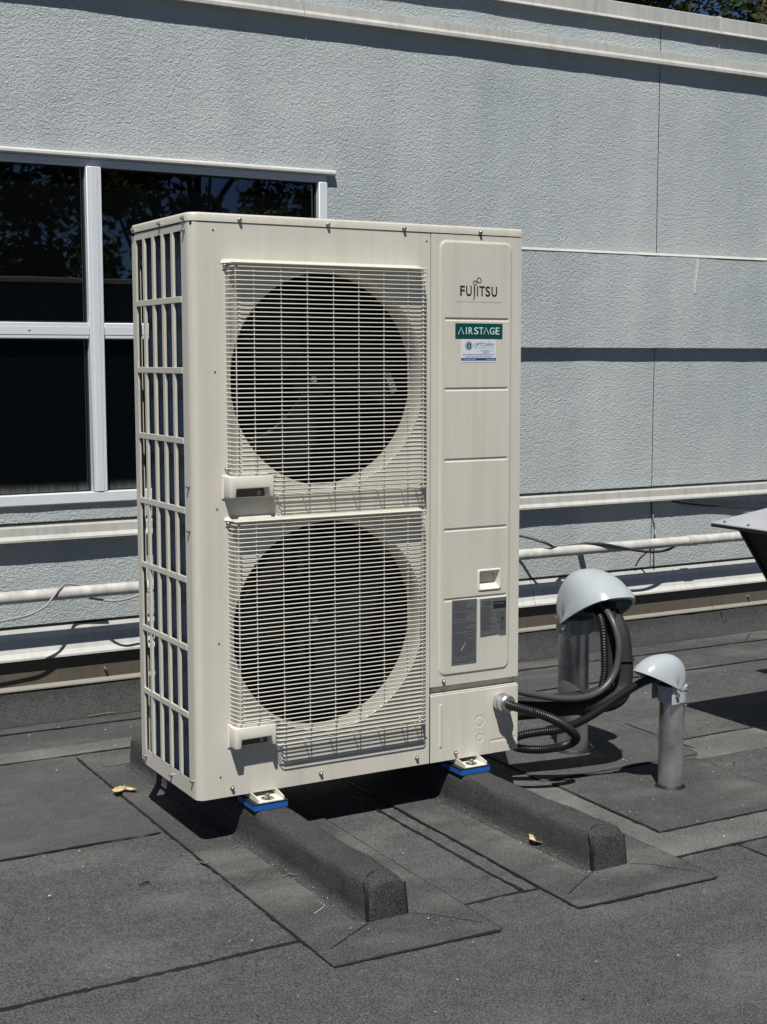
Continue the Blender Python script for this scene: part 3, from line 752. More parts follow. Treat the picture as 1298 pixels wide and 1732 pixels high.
# recessed pull
pl = MB(); xo0, xo1, zo0, zo1 = PU
def rl(ins, y, r):
    return [(x, y, z) for x, z in rrect(xo0+ins, xo1-ins, zo0+ins, zo1-ins, (r, r, r, r), 4)]
seq = [rl(0, -.0030, .0004), rl(.0005, -.0047, .006), rl(.002, -.0062, .007), rl(.0045, -.0064, .006), rl(.0065, -.005, .005), rl(.0075, .0, .005)]
lo = [(x, .017, z+(.010 if z < (zo0+zo1)/2 else -.002)) for x, y, z in rl(.010, 0, .004)]
seq.append(lo); n = len(seq[0])
pl.add([v for q in seq for v in q], [(i*n+k, i*n+(k+1) % n, (i+1)*n+(k+1) % n, (i+1)*n+k) for i in range(len(seq)-1) for k in range(n)]+[tuple((len(seq)-1)*n+k for k in range(n))])
pl.build('pull_recess', M_beige2, svc, 35)
# lower connection panel
LZ = .3145
def lfield(x, z):
    h = .0022*(1-smoothstep(.0025, .0055, max(abs(x-.7015), 0) if .170 < z < .282 else math.hypot(x-.7015, z-(.170 if z < .2 else .282))))
    for cx, cz, r in ((.8275, .2235, .0145), (.8285, .176, .0092)):
        h -= .0013*(1-smoothstep(.0006, .0022, abs(math.hypot(x-cx, z-cz)-r)))
    if (.866 < x < .948 and abs(z-.163) < .002) or (.128 < z < .163 and (abs(x-.866) < .0015 or abs(x-.945) < .0012)): h -= .0012
    h += -.003*smoothstep(LZ-.004, LZ, z)
    return h
lp = MB(); lp.grid(lambda u, v: (u, -.0012-lfield(u, v), v), frange(SX0, W, 150), frange(Z0, LZ, 96))
low = lp.build('connection_panel', M_beige, unit, 60)
MB().box(SX0, W, 0, .02, LZ-.0012, LZ+.0006).build('panel_return', M_beige, low)
MB().box(SX0, W-.001, .016, .02, LZ-.01, SZ0+.02).build('gap_backing', M_beige, unit)
MB().box(XP1-.004, SX0+.004, .004, .010, Z0, ZL).build('seam_backing', M_dark, unit)
# right, rear, base
MB().box(W-.0015, W, .0025, D, Z0, LZ-.0015).build('side_panel', M_beige, unit)
MB().box(W-.0015, W, .0025, D, SZ0, ZL).build('side_panel', M_beige, unit)
MB().box(W-.0125, W-.008, .021, D-.02, LZ-.02, SZ0+.02).build('gap_backing', M_beige, unit)
MB().box(.6665, .6685, .015, .3445, Z0+.012, ZL-.02).build('partition', M_dark, unit)
MB().box(.0022, W-.0022, .0135, D-.001, Z0+.0018, Z0+.010).build('base_pan', M_beige, unit)
MB().box(.935, W-.002, D-.0015, D, Z0+.011, ZL-.007).build('rear_panel', M_beige, unit)
MB().box(.006, .023, D-.0015, D, Z0+.011, ZL-.007).box(.0, .0015, D-.022, D, Z0+.01, ZL-.007).build('rear_post', M_beige, unit)
# left side grille: 5 columns, 8 rows
sg = MB(); GY0, GY1, GZ0, GZ1 = .0555, .3715, .171, 1.517
sg.box(0, .0015, .0545, .3775, GZ1, ZL-.002)
sg.box(0, .0015, .0545, .3775, Z0, GZ0)
sg.box(0, .0015, GY1, .3778, GZ0, GZ1)
side = sg.build('side_grille', M_beige, unit)
vb = None
py = (GY1-GY0+.0155)/5
for k in range(1, 5):
    y = GY0+py*k-.0155/2
    mb = MB().box(-.0008, .0022, -.0072, .0072, -.0, GZ1-GZ0, .0006, 1)
    if vb is None: vb = first(mb, 'grille_bar', M_beige, side, (0, y, GZ0))
    else: inst(vb, side, (0, y, GZ0))
hb = None; pz = (GZ1-GZ0+.0165)/8
for k in range(1, 8):
    z = GZ0+pz*k-.0165/2
    mb = MB().box(-.0014, .0045, 0, GY1-GY0, -.0074, .0074, .0008, 1)
    if hb is None: hb = first(mb, 'grille_bar', M_beige, side, (0, GY0, z))
    else: inst(hb, side, (0, GY0, z))
for k in range(5):   # turned-in flanges along each column of openings
    y = GY0+py*k+py-.0155-.0006
    MB().box(.0016, .0048, y, y+.0012, GZ0, GZ1).build('grille_flange', M_beige, side)
# coil, L-shaped, with rounded corner at the back
ck2 = [(.018, .045), (.018, .325)]+[(.074-.056*math.cos(R(a)), .325+.056*math.sin(R(a))) for a in (15, 30, 45, 60, 75, 90)]+[(.94, .381), (.94, .351)]+[(.074-.026*math.cos(R(a)), .325+.026*math.sin(R(a))) for a in (90, 60, 30)]+[(.048, .325), (.048, .045)]
MB().prism(ck2, 'z', Z0+.0125, ZL-.010).build('coil', M_coil, unit, 30)
MB().box(.016, .052, .030, .0445, Z0+.011, ZL-.010).build('coil_plate', M_dark, unit)
ln = [(.054, .05), (.054, .345), (.663, .345), (.663, .340), (.059, .340), (.059, .05)]
MB().prism(ln, 'z', Z0+.0125, ZL-.010).build('coil_shade_sheet', M_dark, unit)  # added dark sheet, stands in for the deep shade behind the fans
# fans
for i, (cx, cz) in enumerate(FC):
    fan = MB().lathe([(.055, -.055), (.058, -.02), (.056, .004), (.050, .010), (.018, .013), (.010, .013)], (cx, .115, cz), 'y', 40).build('fan', M_fan, unit, 35)
    MB().lathe([(.010, 0), (.010, .008), (.006, .009), (.006, .018), (.003, .020)], (cx, .102, cz), 'y', 6).build('hub_nut', M_nut, fan)
    for k in range(3):
        a0 = R((20, 62)[i]+120*k); bl = MB()
        def bf_(s_, t):
            r = .050+.200*s_; sw = R(-18*s_*s_); a = a0+sw+R((62-14*s_)*(t-.5))
            y = .118+.035*(t-.5)*(1.3-.4*s_)-.012*math.sin(math.pi*t)*s_
            r *= 1-.05*(2*t-1)**2*s_
            return (cx+r*math.cos(a), y, cz+r*math.sin(a))
        bl.grid(bf_, frange(0, 1, 12), frange(0, 1, 10))
        o = bl.build('fan_blade', M_fan, fan, 60, fix=True); sd = o.modifiers.new('s', 'SOLIDIFY'); sd.thickness = .003
    if i == 0: MB().add([(.585, .100, 1.176), (.603, .097, 1.178), (.620, .092, 1.128), (.606, .096, 1.118)], [(0,1,2,3)]).build('blade_glint', M_bladeglint, fan)  # painted glint: a pale quad where sun would flash off the fan
    else: MB().add([(.170, .104, .612), (.186, .102, .630), (.192, .100, .622), (.176, .103, .604)], [(0,1,2,3)]).build('blade_glint', M_bladeglint, fan)
    MB().box(cx-.045, cx-.02, .19, .20, cz-.30, cz+.30).box(cx+.02, cx+.045, .19, .20, cz-.30, cz+.30).lathe([(.045, -.02), (.045, .03), (.03, .034)], (cx, .19, cz), 'y', 24).build('motor_mount', M_fan, unit, 30)
# screws
scr = None
def screw(p, face):
    global scr
    rot = {'f': (0, 0, 0), 's': (0, 0, R(-90))}[face]
    if scr is None:
        mb = MB().lathe([(.0062, 0), (.0062, .0012), (.0042, .0022), (.0042, .0065), (.0032, .0075)], (0, 0, 0), 'y', 12)
        scr = first(mb, 'screw', M_steel, unit, p, 30, rot)
    else: inst(scr, unit, p, 'screw', rot)
for x in (.129, .367, .586, .819): screw((x, -.002, 1.5435), 'f')
for x in (.0915, .339, .627): screw((x, -.0003, .149), 'f')
screw((.749, -.0012, .145), 'f'); screw((.710, -.0008, .348), 'f'); screw((.0885, -.003, 1.434), 'f'); screw((.0885, -.003, .813), 'f'); screw((.642, -.003, .886), 'f'); screw((.0885, -.0008, .945), 'f')
for y, z in ((.030, 1.5445), (.188, 1.5445), (.380, 1.5445)): screw((-.002, y, z), 's')
for y, z in ((.030, 1.517), (.026, .905), (.027, .797), (.030, .172), (.176, .150), (.366, .152)): screw((-.0002, y, z), 's')
hol = None
for x, z in ((.061, 1.517), (.061, 1.181), (.0615, .849), (.0615, .517), (.0605, .181), (.655, 1.514), (.657, .20)):
    if hol is None: hol = first(MB().lathe([(.0024, 0), (.0024, .0006)], (0, 0, 0), 'y', 10), 'pilot_hole', M_dark, unit, (x, -.0002, z))
    else: inst(hol, unit, (x, -.0002, z), 'pilot_hole')
# feet: pressed channels with bolt and washer
for x in (.177, .787):
    for y0, y1 in ((-.046, .06), (.34, .446)):
        ft = MB().box(x-.034, x+.034, y0, y1, .1128, .1146).build('foot', M_beige2, unit)
        s = -1 if y0 < 0 else 1
        for sx in (-1, 1):
            a = x+sx*.0345; yb_ = y0 if s < 0 else y1
            pf = [(y0, .1128), (y1, .1128), (y1, Z0+.001), (y0+.034, Z0+.001), (y0, .1225)] if s < 0 else [(y0, .1128), (y1, .1128), (y1, .1225), (y1-.034, Z0+.001), (y0, Z0+.001)]
            MB().prism(pf, 'x', a-.0012, a+.0012).build('foot_flange', M_beige2, ft)
        yb_ = y0+.022 if s < 0 else y1-.022
        MB().lathe([(.0165, 0), (.0165, .0018), (.008, .0019)], (x, yb_, .1147), 'z', 24).build('washer', M_nut, ft, 30)
        MB().lathe([(.0085, 0), (.0085, .006), (.0045, .0062), (.0045, .011)], (x, yb_, .1166), 'z', 6).build('bolt', M_nut, ft)
# printed badge, decals and labels
def plate(name, x0, x1, z0, z1, y, m, parent, th=.0006, bev=0): return MB().box(x0, x1, y-th, y, z0, z1, bev, 1).build(name, m, parent)
YF = -.0037
dec = plate('logo_decal', .739, .889, 1.362, 1.434, YF-.0001, M_beige, svc, .0004)
yl = YF-.0008
TT = (1.3770, 1.4035)
for s_, a, b, z0, z1 in (('F', .7556, .7703, *TT), ('U', .7740, .7919, TT[0]-.0006, TT[1]), ('I', .8082, .8118, *TT), ('T', .8156, .8335, *TT), ('S', .8350, .8507, TT[0]-.0008, TT[1]), ('U', .8544, .8726, TT[0]-.0008, TT[1]-.0005)):
    text_mesh(s_, a, b, z0, z1, yl, .022).build('lettering', M_ink, dec)
def ribbon(pts, w, y, close=False):
    mb = MB(); P = [Vector((p[0], 0, p[1])) for p in pts]; m = len(P); vs = []
    for i, p in enumerate(P):
        t = (P[(i+1) % m]-P[i-1]) if close else (P[min(i+1, m-1)]-P[max(0, i-1)])
        t.normalize(); nn = Vector((-t.z, 0, t.x)); ww = w(i/(m-1)) if callable(w) else w
        vs += [(p.x+nn.x*ww/2, y, p.z+nn.z*ww/2), (p.x-nn.x*ww/2, y, p.z-nn.z*ww/2)]
    fs = [(2*i, 2*i+1, 2*((i+1) % m)+1, 2*((i+1) % m)) for i in range(m if close else m-1)]
    return mb.add(vs, fs)
jx = .8005
ribbon([(jx, 1.4035), (jx, 1.385), (jx-.0001, 1.376), (jx-.0008, 1.371), (jx-.0035, 1.3665)], lambda t: .0045-.0024*t, yl).build('lettering', M_ink, dec)
inf = []
for k in range(48):
    t = 2*math.pi*k/48; a = .0118; d_ = 1+math.sin(t)**2
    px, pz = a*1.0*math.cos(t)/d_, a*1.35*math.sin(t)*math.cos(t)/d_
    an = R(28); s2 = 1+.18*(px > 0)
    inf.append((.8080+(px*math.cos(an)-pz*math.sin(an))*s2, 1.4145+(px*math.sin(an)+pz*math.cos(an))*s2))
ribbon(inf, .0024, yl, True).build('lettering', M_ink, dec)
bd = plate('teal_badge', .741, .891, 1.2655, 1.3055, YF, M_badge, svc, .0012, .0006)
ya_ = YF-.0016
def strokes(name, segs, w, y, m, parent):
    mb = MB()
    for s_ in segs:
        r_ = ribbon(s_, w, y); mb.add(r_.v, r_.f)
    return mb.build(name, m, parent)
zt, zb, hh = 1.2953, 1.2768, .0185
X = .7505
def letter_A(x): return [[(x, zb), (x+.0078, zt-.0005), (x+.0165, zb)]]
strokes('lettering', letter_A(X), .0021, ya_, M_mint, bd)
for s_, a, b in (('I', .7738, .7764), ('R', .7820, .7955), ('S', .7995, .8130), ('T', .8150, .8290), ('G', .8493, .8643), ('E', .8680, .8805)):
    text_mesh(s_, a, b, zb, zt, ya_, .006).build('lettering', M_mint, bd)
strokes('lettering', letter_A(.8300), .0021, ya_, M_mint, bd)
# company sticker
sk = plate('company_sticker', .760, .870, 1.2035, 1.2625, YF, M_sticker, svc)
ys_ = YF-.0008
plate('sticker_bar', .7602, .8698, 1.2075, 1.2145, YF-.0006, M_stickb, sk, .0002)
em = MB()
def disc(mb, cx, cz, r0, r1, y, n=28):
    vs = []; 
    for k in range(n):
        a = 2*math.pi*k/n; vs += [(cx+r1*math.cos(a), y, cz+r1*math.sin(a)), (cx+r0*math.cos(a), y, cz+r0*math.sin(a))]
    return mb.add(vs, [(2*k, 2*k+1, 2*((k+1) % n)+1, 2*((k+1) % n)) for k in range(n)])
disc(em, .784, 1.2465, .0092, .0112, ys_); disc(em, .784, 1.2465, .003, .0075, ys_); em.build('emblem', M_stickb, sk)
disc(MB(), .784, 1.2465, .0005, .0028, ys_).build('emblem_core', M_stickp, sk)
text_mesh('UPTOWN', .8005, .8620, 1.2445, 1.2545, ys_, .008).build('lettering', M_stickb, sk)
text_mesh('AIR CONDITIONING', .8005, .8640, 1.2392, 1.2422, ys_, 0).build('lettering', M_stickg, sk)
pt = MB(); pt.box(.828, .848, ys_+.0001, ys_+.0002, 1.226, 1.236)
for a, b in ((.818, .828), (.848, .861)): pt.box(a, b, ys_+.0001, ys_+.0002, 1.232, 1.2345)
for x in (.823, .845): pt.box(x, x+.003, ys_+.0001, ys_+.0002, 1.256, 1.261).box(x+.006, x+.008, ys_+.0001, ys_+.0002, 1.256, 1.260)
pt.build('pale_print', M_stickp, sk)['kind'] = 'stuff'
def printlines(rows, x0, x1, y, m, parent, seed, h=.0016):
    rr = random.Random(seed); mb = MB()
    for z, a, b in rows:
        x = x0+(x1-x0)*a; xe = x0+(x1-x0)*b
        while x < xe-.001:
            w_ = min(rr.uniform(.0025, .009), xe-x); mb.add([(x, y, z), (x+w_, y, z), (x+w_, y, z+h), (x, y, z+h)], [(0,1,2,3)]); x += w_+rr.uniform(.0009, .0018)
    o = mb.build('fine_print', m, parent); o['kind'] = 'stuff'; return o
printlines([(1.2225, .04, .96), (1.2172, .12, .88)], .760, .870, ys_-.0001, M_stickg, sk, 2, .0022)
printlines([(1.2098, .06, .42), (1.2098, .72, .97)], .760, .870, ys_-.0001, M_stickp, sk, 4, .002)
# two grey rating labels
rr = random.Random(11)
l1 = MB().prism([(.7345, .567), (.8145, .566), (.814, .3885), (.7335, .3885)], 'y', YF-.0005, YF).build('rating_label', M_label, svc)
rws = []; z = .559
while z > .394:
    if rr.random() < .14: z -= .0034
    rws.append((z, .05, rr.choice((.92, .96, .9, .7, .55, .95)))); z -= .0036
printlines(rws, .7345, .8140, YF-.0007, M_lprint, l1, 5, .0015)
ribbon([(.764, .428), (.769, .436), (.775, .443), (.778, .4535)], lambda t: .0022-.0018*t, YF-.0009).build('scratch', M_scratch, l1)
l2 = MB().prism([(.825, .563), (.911, .563), (.911, .4565), (.888, .4565), (.888, .4605), (.826, .4575)], 'y', YF-.0005, YF).build('rating_label', M_label, svc)
printlines([(.551, .12, .4), (.545, .1, .42)], .825, .911, YF-.0007, M_lprint, l2, 8, .0032)
plate('label_block', .868, .909, .533, .553, YF-.0005, M_ink, l2, .0003)
printlines([(.546, .55, .9)], .825, .911, YF-.0010, M_label, l2, 9, .003)
rws = [(.538-.0042*k, .03, rr.uniform(.3, .62)) for k in range(16)]
for k in range(4): rws += [(.522-.005*k, .64, .96)]
rws += [(.500-.0042*k, .68, .78) for k in range(3)]
printlines(rws, .825, .911, YF-.0007, M_lprint, l2, 10, .0017)
lg = MB(); disc(lg, .898, .503, .0005, .005, YF-.0007); lg.build('approval_mark', M_lprint, l2)
printlines([(.495-.0035*k, .78, .96) for k in range(7)]+[(.4605, .08, .6)], .825, .911, YF-.0007, M_lprint, l2, 12, .0014)

# ================================================================== CONDUITS AND PIPES
# gland + ribbed black conduit
cd = thing('flexible_conduit', (.893, 0, .272), 'black ribbed conduit looping from the unit to the small hooded pipe', 'conduit')
MB().lathe([(.023, 0), (.023, .004), (.0255, .005), (.0255, .018), (.020, .019), (.020, .024), (.0245, .025), (.0245, .040), (.020, .044), (.0125, .045)], (.893, -.0018, .272), 'y', 24).build('gland', M_galv, cd, 25)
path = spline([(.893, -.02, .272), (.895, -.055, .270), (.915, -.085, .264), (.96, -.105, .248), (1.02, -.108, .218), (1.075, -.095, .180), (1.108, -.065, .148), (1.100, -.02, .120), (1.055, .025, .105), (1.005, .055, .108), (.978, .062, .125), (.992, .045, .148), (1.04, .015, .160), (1.09, -.02, .170), (1.14, -.06, .200), (1.19, -.10, .244), (1.235, -.135, .288), (1.27, -.16, .315), (1.31, -.17, .325)], 14)
path = resample(path, .0021)
MB().tube(path, [.0118+(.0011 if (i % 3) == 0 else -.0006) for i in range(len(path))], 14).build('ribbed_hose', M_flex, cd, 35)

def hood(mb, pc, zc, ang, a, Rb, Rt, Rf, th_end, back=-14):
    """bonnet-shaped entrance hood: arches swept about a cross axis; local -y is the open side, turned by ang about z"""
    ths = frange(back, th_end, 28); ts2 = frange(0, 180, 26)
    ca, sa = math.cos(ang), math.sin(ang)
    def P(x, y, z): return (pc[0]+x*ca-y*sa, pc[1]+x*sa+y*ca, z)
    def Rr(d):
        if d < 90: return Rb+(Rt-Rb)*smoothstep(-20, 90, d)
        return Rt+(Rf-Rt)*smoothstep(90, 160, d)
    def f(d, t, k=1.0, off=0):
        r = Rr(d)*k; A = a*k*(1+.20*smoothstep(60, 150, d))
        c = math.cos(R(t)); s_ = math.sin(R(t))
        xx = A*math.copysign(abs(c)**.75, c); rad = r*abs(s_)**.72
        return P(xx, rad*math.cos(R(d))-off, zc+rad*math.sin(R(d)))
    mb.grid(lambda d, t: f(d, t), ths, ts2)
    mb.grid(lambda d, t: f(d, t, .955), ths, ts2)
    mb.grid(lambda k, t: f(th_end, t, k), [.955, 1.0], ts2)
    return f
def lipband(f, th_end, w=9):
    mb = MB(); ts2 = frange(0, 180, 26)
    mb.grid(lambda d, t: f(d, t, 1.022), frange(th_end-w, th_end+1.5, 4), ts2)
    mb.grid(lambda k, t: f(th_end-w, t, k), [.99, 1.022], ts2)
    mb.grid(lambda k, t: f(th_end+1.5, t, k), [.95, 1.022], ts2)
    return mb

def hooded_pipe(base, r, h, ang, label, hoodp, zc, off):
    t = thing('hooded_pipe', (*base, 0), label, 'pipe', 'hooded conduit pipes through the roof')
    MB().tube([(*base, -.005), (*base, h*.4), (*base, h)], r, 32).build('pipe', M_galv, t, 40)
    rs = []
    c = MB().lathe([(r*1.28, .0035), (r*1.22, .006), (r*1.1, .008), (r*1.03, .012), (r*.98, .012)], (*base, 0), 'z', 32); c.build('sealant_collar', M_bit, t, 40)
    pc = (base[0]+off*math.sin(ang), base[1]-off*math.cos(ang))
    mb = MB(); f = hood(mb, pc, zc, ang, *hoodp); ho = mb.build('hood', M_hood, t, 60)
    lipband(f, hoodp[4]).build('hood_rim', M_hood, ho, 50)
    # clamp collar at the pipe
    MB().lathe([(r*1.06, 0), (r*1.16, .002), (r*1.16, .036), (r*1.22, .037), (r*1.22, .046), (r*1.08, .048)], (*base, zc-.046), 'z', 32).build('hood_collar', M_hood, ho, 35)
    ca, sa = math.cos(ang), math.sin(ang)
    for sx in (-1, 1):
        lx, ly = sx*hoodp[0]*1.02, 0
        bx_, by_ = pc[0]+lx*ca, pc[1]+lx*sa
        MB().lathe([(.006, -.006), (.006, .006)], (bx_, by_, zc-.018), 'y', 10).build('clamp_screw', M_nut, ho)
    # cheek plates joining collar and hood
    ck_ = MB()
    ck_.grid(lambda u, v: (pc[0]+(hoodp[0]*.97*math.cos(u))*ca-(hoodp[1]*math.sin(u))*sa, pc[1]+(hoodp[0]*.97*math.cos(u))*sa+(hoodp[1]*math.sin(u))*ca, v), frange(-.35, math.pi+.35, 24), [zc-.045, zc-.02, zc+.012])
    ck_.build('hood_skirt', M_hood, ho, 50)
    return t
hooded_pipe((1.352, .268), .0475, .42, R(-4), 'tall galvanised pipe with a large grey hood open towards the camera', (.086, .072, .162, .188, 147), .420, .078)
hooded_pipe((1.364, -.172), .035, .30, R(-88), 'short galvanised pipe with a small grey hood open towards the unit', (.045, .044, .090, .116, 152), .298, .024)

ins = thing('insulated_line', (.96, .06, .22), 'thick black insulated refrigerant line bending up under the large hood', 'refrigerant line')
MB().tube(spline([(.945, .075, .222), (1.05, .055, .222), (1.15, .035, .222), (1.25, .022, .221), (1.305, .016, .224), (1.338, .018, .245), (1.350, .022, .285), (1.352, .028, .34), (1.352, .05, .42), (1.352, .12, .475), (1.353, .2, .47)], 10), [.033 if i < 34 else .033-.007*min(1, (i-34)/22) for i in range(101)], 20).build('insulation', M_rubber, ins, 50)
MB().tube(spline([(1.338, .075, .50), (1.328, .060, .42), (1.326, .055, .34), (1.318, .055, .265), (1.27, .06, .235), (1.15, .075, .23), (.945, .11, .225)], 10), .017, 14).build('insulation', M_rubber, ins, 50)
for x, y in ((1.195, .029),):
    pts = [(x, y+.0355*math.cos(R(a)), .2215+.0355*math.sin(R(a))) for a in range(0, 360, 15)]
    MB().tube(pts, .0022, 6, close=True).build('cable_tie', M_padblk, ins)
    MB().box(x-.004, x+.004, y-.034, y-.026, .222, .230).build('cable_tie_head', M_padblk, ins)
pts = [(1.352+.031*math.cos(R(a)), .027+.031*math.sin(R(a)), .335) for a in range(0, 360, 15)]
MB().tube(pts, .002, 6, close=True).build('cable_tie', M_padblk, ins)
gc = MB().tube(spline([(.945, -.0+.03, .292), (1.02, .012, .272), (1.1, -.002, .254), (1.18, -.010, .249), (1.235, -.012, .262), (1.275, -.012, .292), (1.298, -.010, .335), (1.308, -.002, .395), (1.308, .03, .455), (1.315, .09, .49), (1.335, .18, .49)], 12), .0098, 12).build('grey_conduit', M_greyflex, None, 50, loc=(.96, .03, .29))
tag(gc, 'grey flexible conduit curving from the unit up into the large hood', 'conduit')
bh = resample(spline([(1.315, .12, .49), (1.288, .05, .44), (1.280, .03, .38), (1.280, .026, .31), (1.275, .03, .262)], 12), .0025)
bh = MB().tube(bh, [.0105+(.0010 if (i % 3) == 0 else -.0005) for i in range(len(bh))], 12).build('short_ribbed_hose', M_flex, None, 35, loc=bh[0])
tag(bh, 'short black ribbed hose hanging under the large hood behind the grey conduit', 'hose')

# ================================================================== VENT HOODS AT THE RIGHT
def vent(x0, y1, label, w=.62, zc=.69):
    t = thing('roof_vent', (x0+w/2, y1-w/2, 0), label, 'vent', 'sheet metal roof vents at the right')
    x1, y0 = x0+w, y1-w; cx, cy = (x0+x1)/2, (y0+y1)/2
    mb = MB()
    base = [(x0, y0), (x1, y0), (x1, y1), (x0, y1)]
    up_ = [(x+(cx-x)*.55, y+(cy-y)*.55) for x, y in base]
    mb.add([(x, y, zc) for x, y in base]+[(x, y, zc+.003) for x, y in base]+[(x, y, zc+.075) for x, y in up_], [(3,2,1,0)]+[(i, (i+1) % 4, 4+(i+1) % 4, 4+i) for i in range(4)]+[(4+i, 4+(i+1) % 4, 8+(i+1) % 4, 8+i) for i in range(4)]+[(8,9,10,11)])
    mb.build('vent_cap', M_venttop, t)
    MB().box(x0+.001, x0+.004, y0, y1, zc-.010, zc-.0005).box(x1-.004, x1-.001, y0, y1, zc-.010, zc-.0005).box(x0+.004, x1-.004, y1-.004, y1-.001, zc-.010, zc-.0005).box(x0+.004, x1-.004, y0+.001, y0+.004, zc-.010, zc-.0005).build('cap_edge', M_ventblk, t)
    a, b = .062, .158
    top = [(x0+a, y0+a), (x1-a, y0+a), (x1-a, y1-a), (x0+a, y1-a)]; bt = [(x0+b, y0+b), (x1-b, y0+b), (x1-b, y1-b), (x0+b, y1-b)]
    MB().add([(x, y, zc-.001) for x, y in top]+[(x, y, .45) for x, y in bt]+[(x, y, .20) for x, y in bt], [(i, (i+1) % 4, 4+(i+1) % 4, 4+i) for i in range(4)]+[(4+i, 4+(i+1) % 4, 8+(i+1) % 4, 8+i) for i in range(4)]+[(3,2,1,0)]).build('vent_throat', M_ventblk, t)
    for (p, q) in zip(top, bt):
        sx = 1 if p[0] > cx else -1; sy = 1 if p[1] > cy else -1
        MB().tube([(p[0]+sx*.003, p[1]+sy*.003, zc-.004), (q[0]+sx*.003, q[1]+sy*.003, .45)], .006, 6).build('throat_rib', M_ventblk, t)
    MB().box(x0+b+.012, x1-b-.012, y0+b+.012, y1-b-.012, .0, .24, .01, 1).build('vent_curb', M_curb, t)
    rv = None
    for k in range(6):
        for (px_, py_) in ((x0+.012, y1-.05-k*(w-.1)/5),):
            zz = zc+.004+.075*(.012/(w/2*.55))
            m_ = MB().lathe([(.005, 0), (.005, .002), (.0025, .004)], (0, 0, 0), 'z', 8)
            if rv is None: rv = first(m_, 'rivet', M_steel, t, (px_, py_, zz))
            else: inst(rv, t, (px_, py_, zz))
    return t
vent(1.838, .20, 'dark roof vent with grey sloped metal cap at the right edge')
vent(2.455, .47, 'roof vent out of frame whose shadow shows at the right edge')

# ================================================================== DEBRIS ON THE ROOF
def leaf(x, y, s, rz, label, seed, curl=.35):
    rr = random.Random(seed); n = 22; out = []
    for k in range(n):
        a = 2*math.pi*k/n; r = s*(.55+.28*abs(math.cos(a*1.5+seed))+.22*rr.random()); out.append((r*1.25*math.cos(a), r*.62*math.sin(a)))
    vs = []; fs = []
    for ring in (0, .5, 1):
        for px, py_ in out:
            px *= ring; py_ *= ring; zz = curl*(abs(py_)*.8+.55*px*px/s)+.10*s*noise.noise(Vector((px/s*2, py_/s*2, seed)))
            X_ = px*math.cos(rz)-py_*math.sin(rz); Y_ = px*math.sin(rz)+py_*math.cos(rz); vs.append((x+X_, y+Y_, .009+max(zz, -.003)))
    for j in range(2):
        for k in range(n): fs.append((j*n+k, j*n+(k+1) % n, (j+1)*n+(k+1) % n, (j+1)*n+k))
    t = thing('dry_leaf', (x, y, .006), label, 'leaf', 'dry leaves on the roof')
    o = MB().add(vs, fs).build('leaf_blade', M_leaf, t, 60); so = o.modifiers.new('s', 'SOLIDIFY'); so.thickness = .0006
    MB().tube([(x+.8*s*math.cos(rz), y+.8*s*math.sin(rz), .010), (x+1.5*s*math.cos(rz+.2), y+1.5*s*math.sin(rz+.2), .009)], .0009, 5).build('leaf_stalk', M_twig, t)
leaf(-.018, .545, .030, .9, 'large tan dry leaf lying on the seam left of the unit', 1, .4)
leaf(.012, .535, .020, 2.2, 'small curled tan leaf touching the large leaf left of the unit', 5, .5)
leaf(.757, -.392, .034, -.7, 'tan dry leaf leaning against the right curb', 9, .7)
def twig(pts, r, label, m=M_twig):
    o = MB().tube([Vector(p) for p in pts], r, 5).build('twig', m, None, 60, loc=pts[0]); tag(o, label, 'twig', 'twigs and straws on the roof')
twig([(.10, -.272, .008), (.118, -.268, .012), (.128, -.280, .010), (.142, -.276, .013), (.152, -.288, .007)], .0013, 'pale crooked twig beside the left curb')
twig([(-.205, -.142, .004), (-.19, -.140, .006), (-.178, -.137, .004)], .0020, 'tiny dark stick on the open roof at the lower left', M_ink)
twig([(-.04, -.072, .006), (-.03, -.083, .008), (-.022, -.095, .006), (-.01, -.097, .008)], .0014, 'small brown twig next to the long seam')
twig([(.070, -.496, .0055), (.085, -.490, .007), (.102, -.482, .0095), (.110, -.470, .0055)], .0009, 'thin white straw near the nose of the left curb', M_chip)
twig([(.078, -.03, .006), (.095, -.025, .009), (.105, -.032, .006)], .0012, 'pale twig at the edge of the shadow under the unit')
twig([(.165, 1.40, .006), (.22, 1.405, .008), (.26, 1.41, .006)], .0024, 'dry stalk at the foot of the wall left of the unit')
# scattered grit
gm = MB(); rg_ = random.Random(21)
for k in range(420):
    x = rg_.uniform(-.9, 2.6); y = rg_.uniform(-1.25, 1.35); s = rg_.choice((.0012, .0016, .002, .0024, .0036))*rg_.uniform(.7, 1.3)
    if (.09 < x-(-.034*y) < .27 or .7 < x-(-.034*y) < .88) and -.62 < y < .8: continue
    z = .0075; c_ = Vector((x, y, z)); q = [c_+Vector((rg_.uniform(-s, s), rg_.uniform(-s, s), rg_.uniform(-.3*s, s*.6))) for _ in range(5)]
    gm.add(q, [(0,1,2), (0,2,3), (1,2,4), (0,3,4), (0,1,4), (2,3,4)])
for k in range(260):
    c_x = rg_.choice((.177, .787)); y = rg_.uniform(-.72, .1); x = c_x-.034*y+rg_.choice((-1, -1, 1))*(.058+abs(rg_.gauss(0, .022))); s = rg_.uniform(.0008, .0022)
    c_ = Vector((x, y, .0085)); q = [c_+Vector((rg_.uniform(-s, s), rg_.uniform(-s, s), rg_.uniform(-.3*s, s*.6))) for _ in range(5)]
    gm.add(q, [(0,1,2), (0,2,3), (1,2,4), (0,3,4), (0,1,4), (2,3,4)])
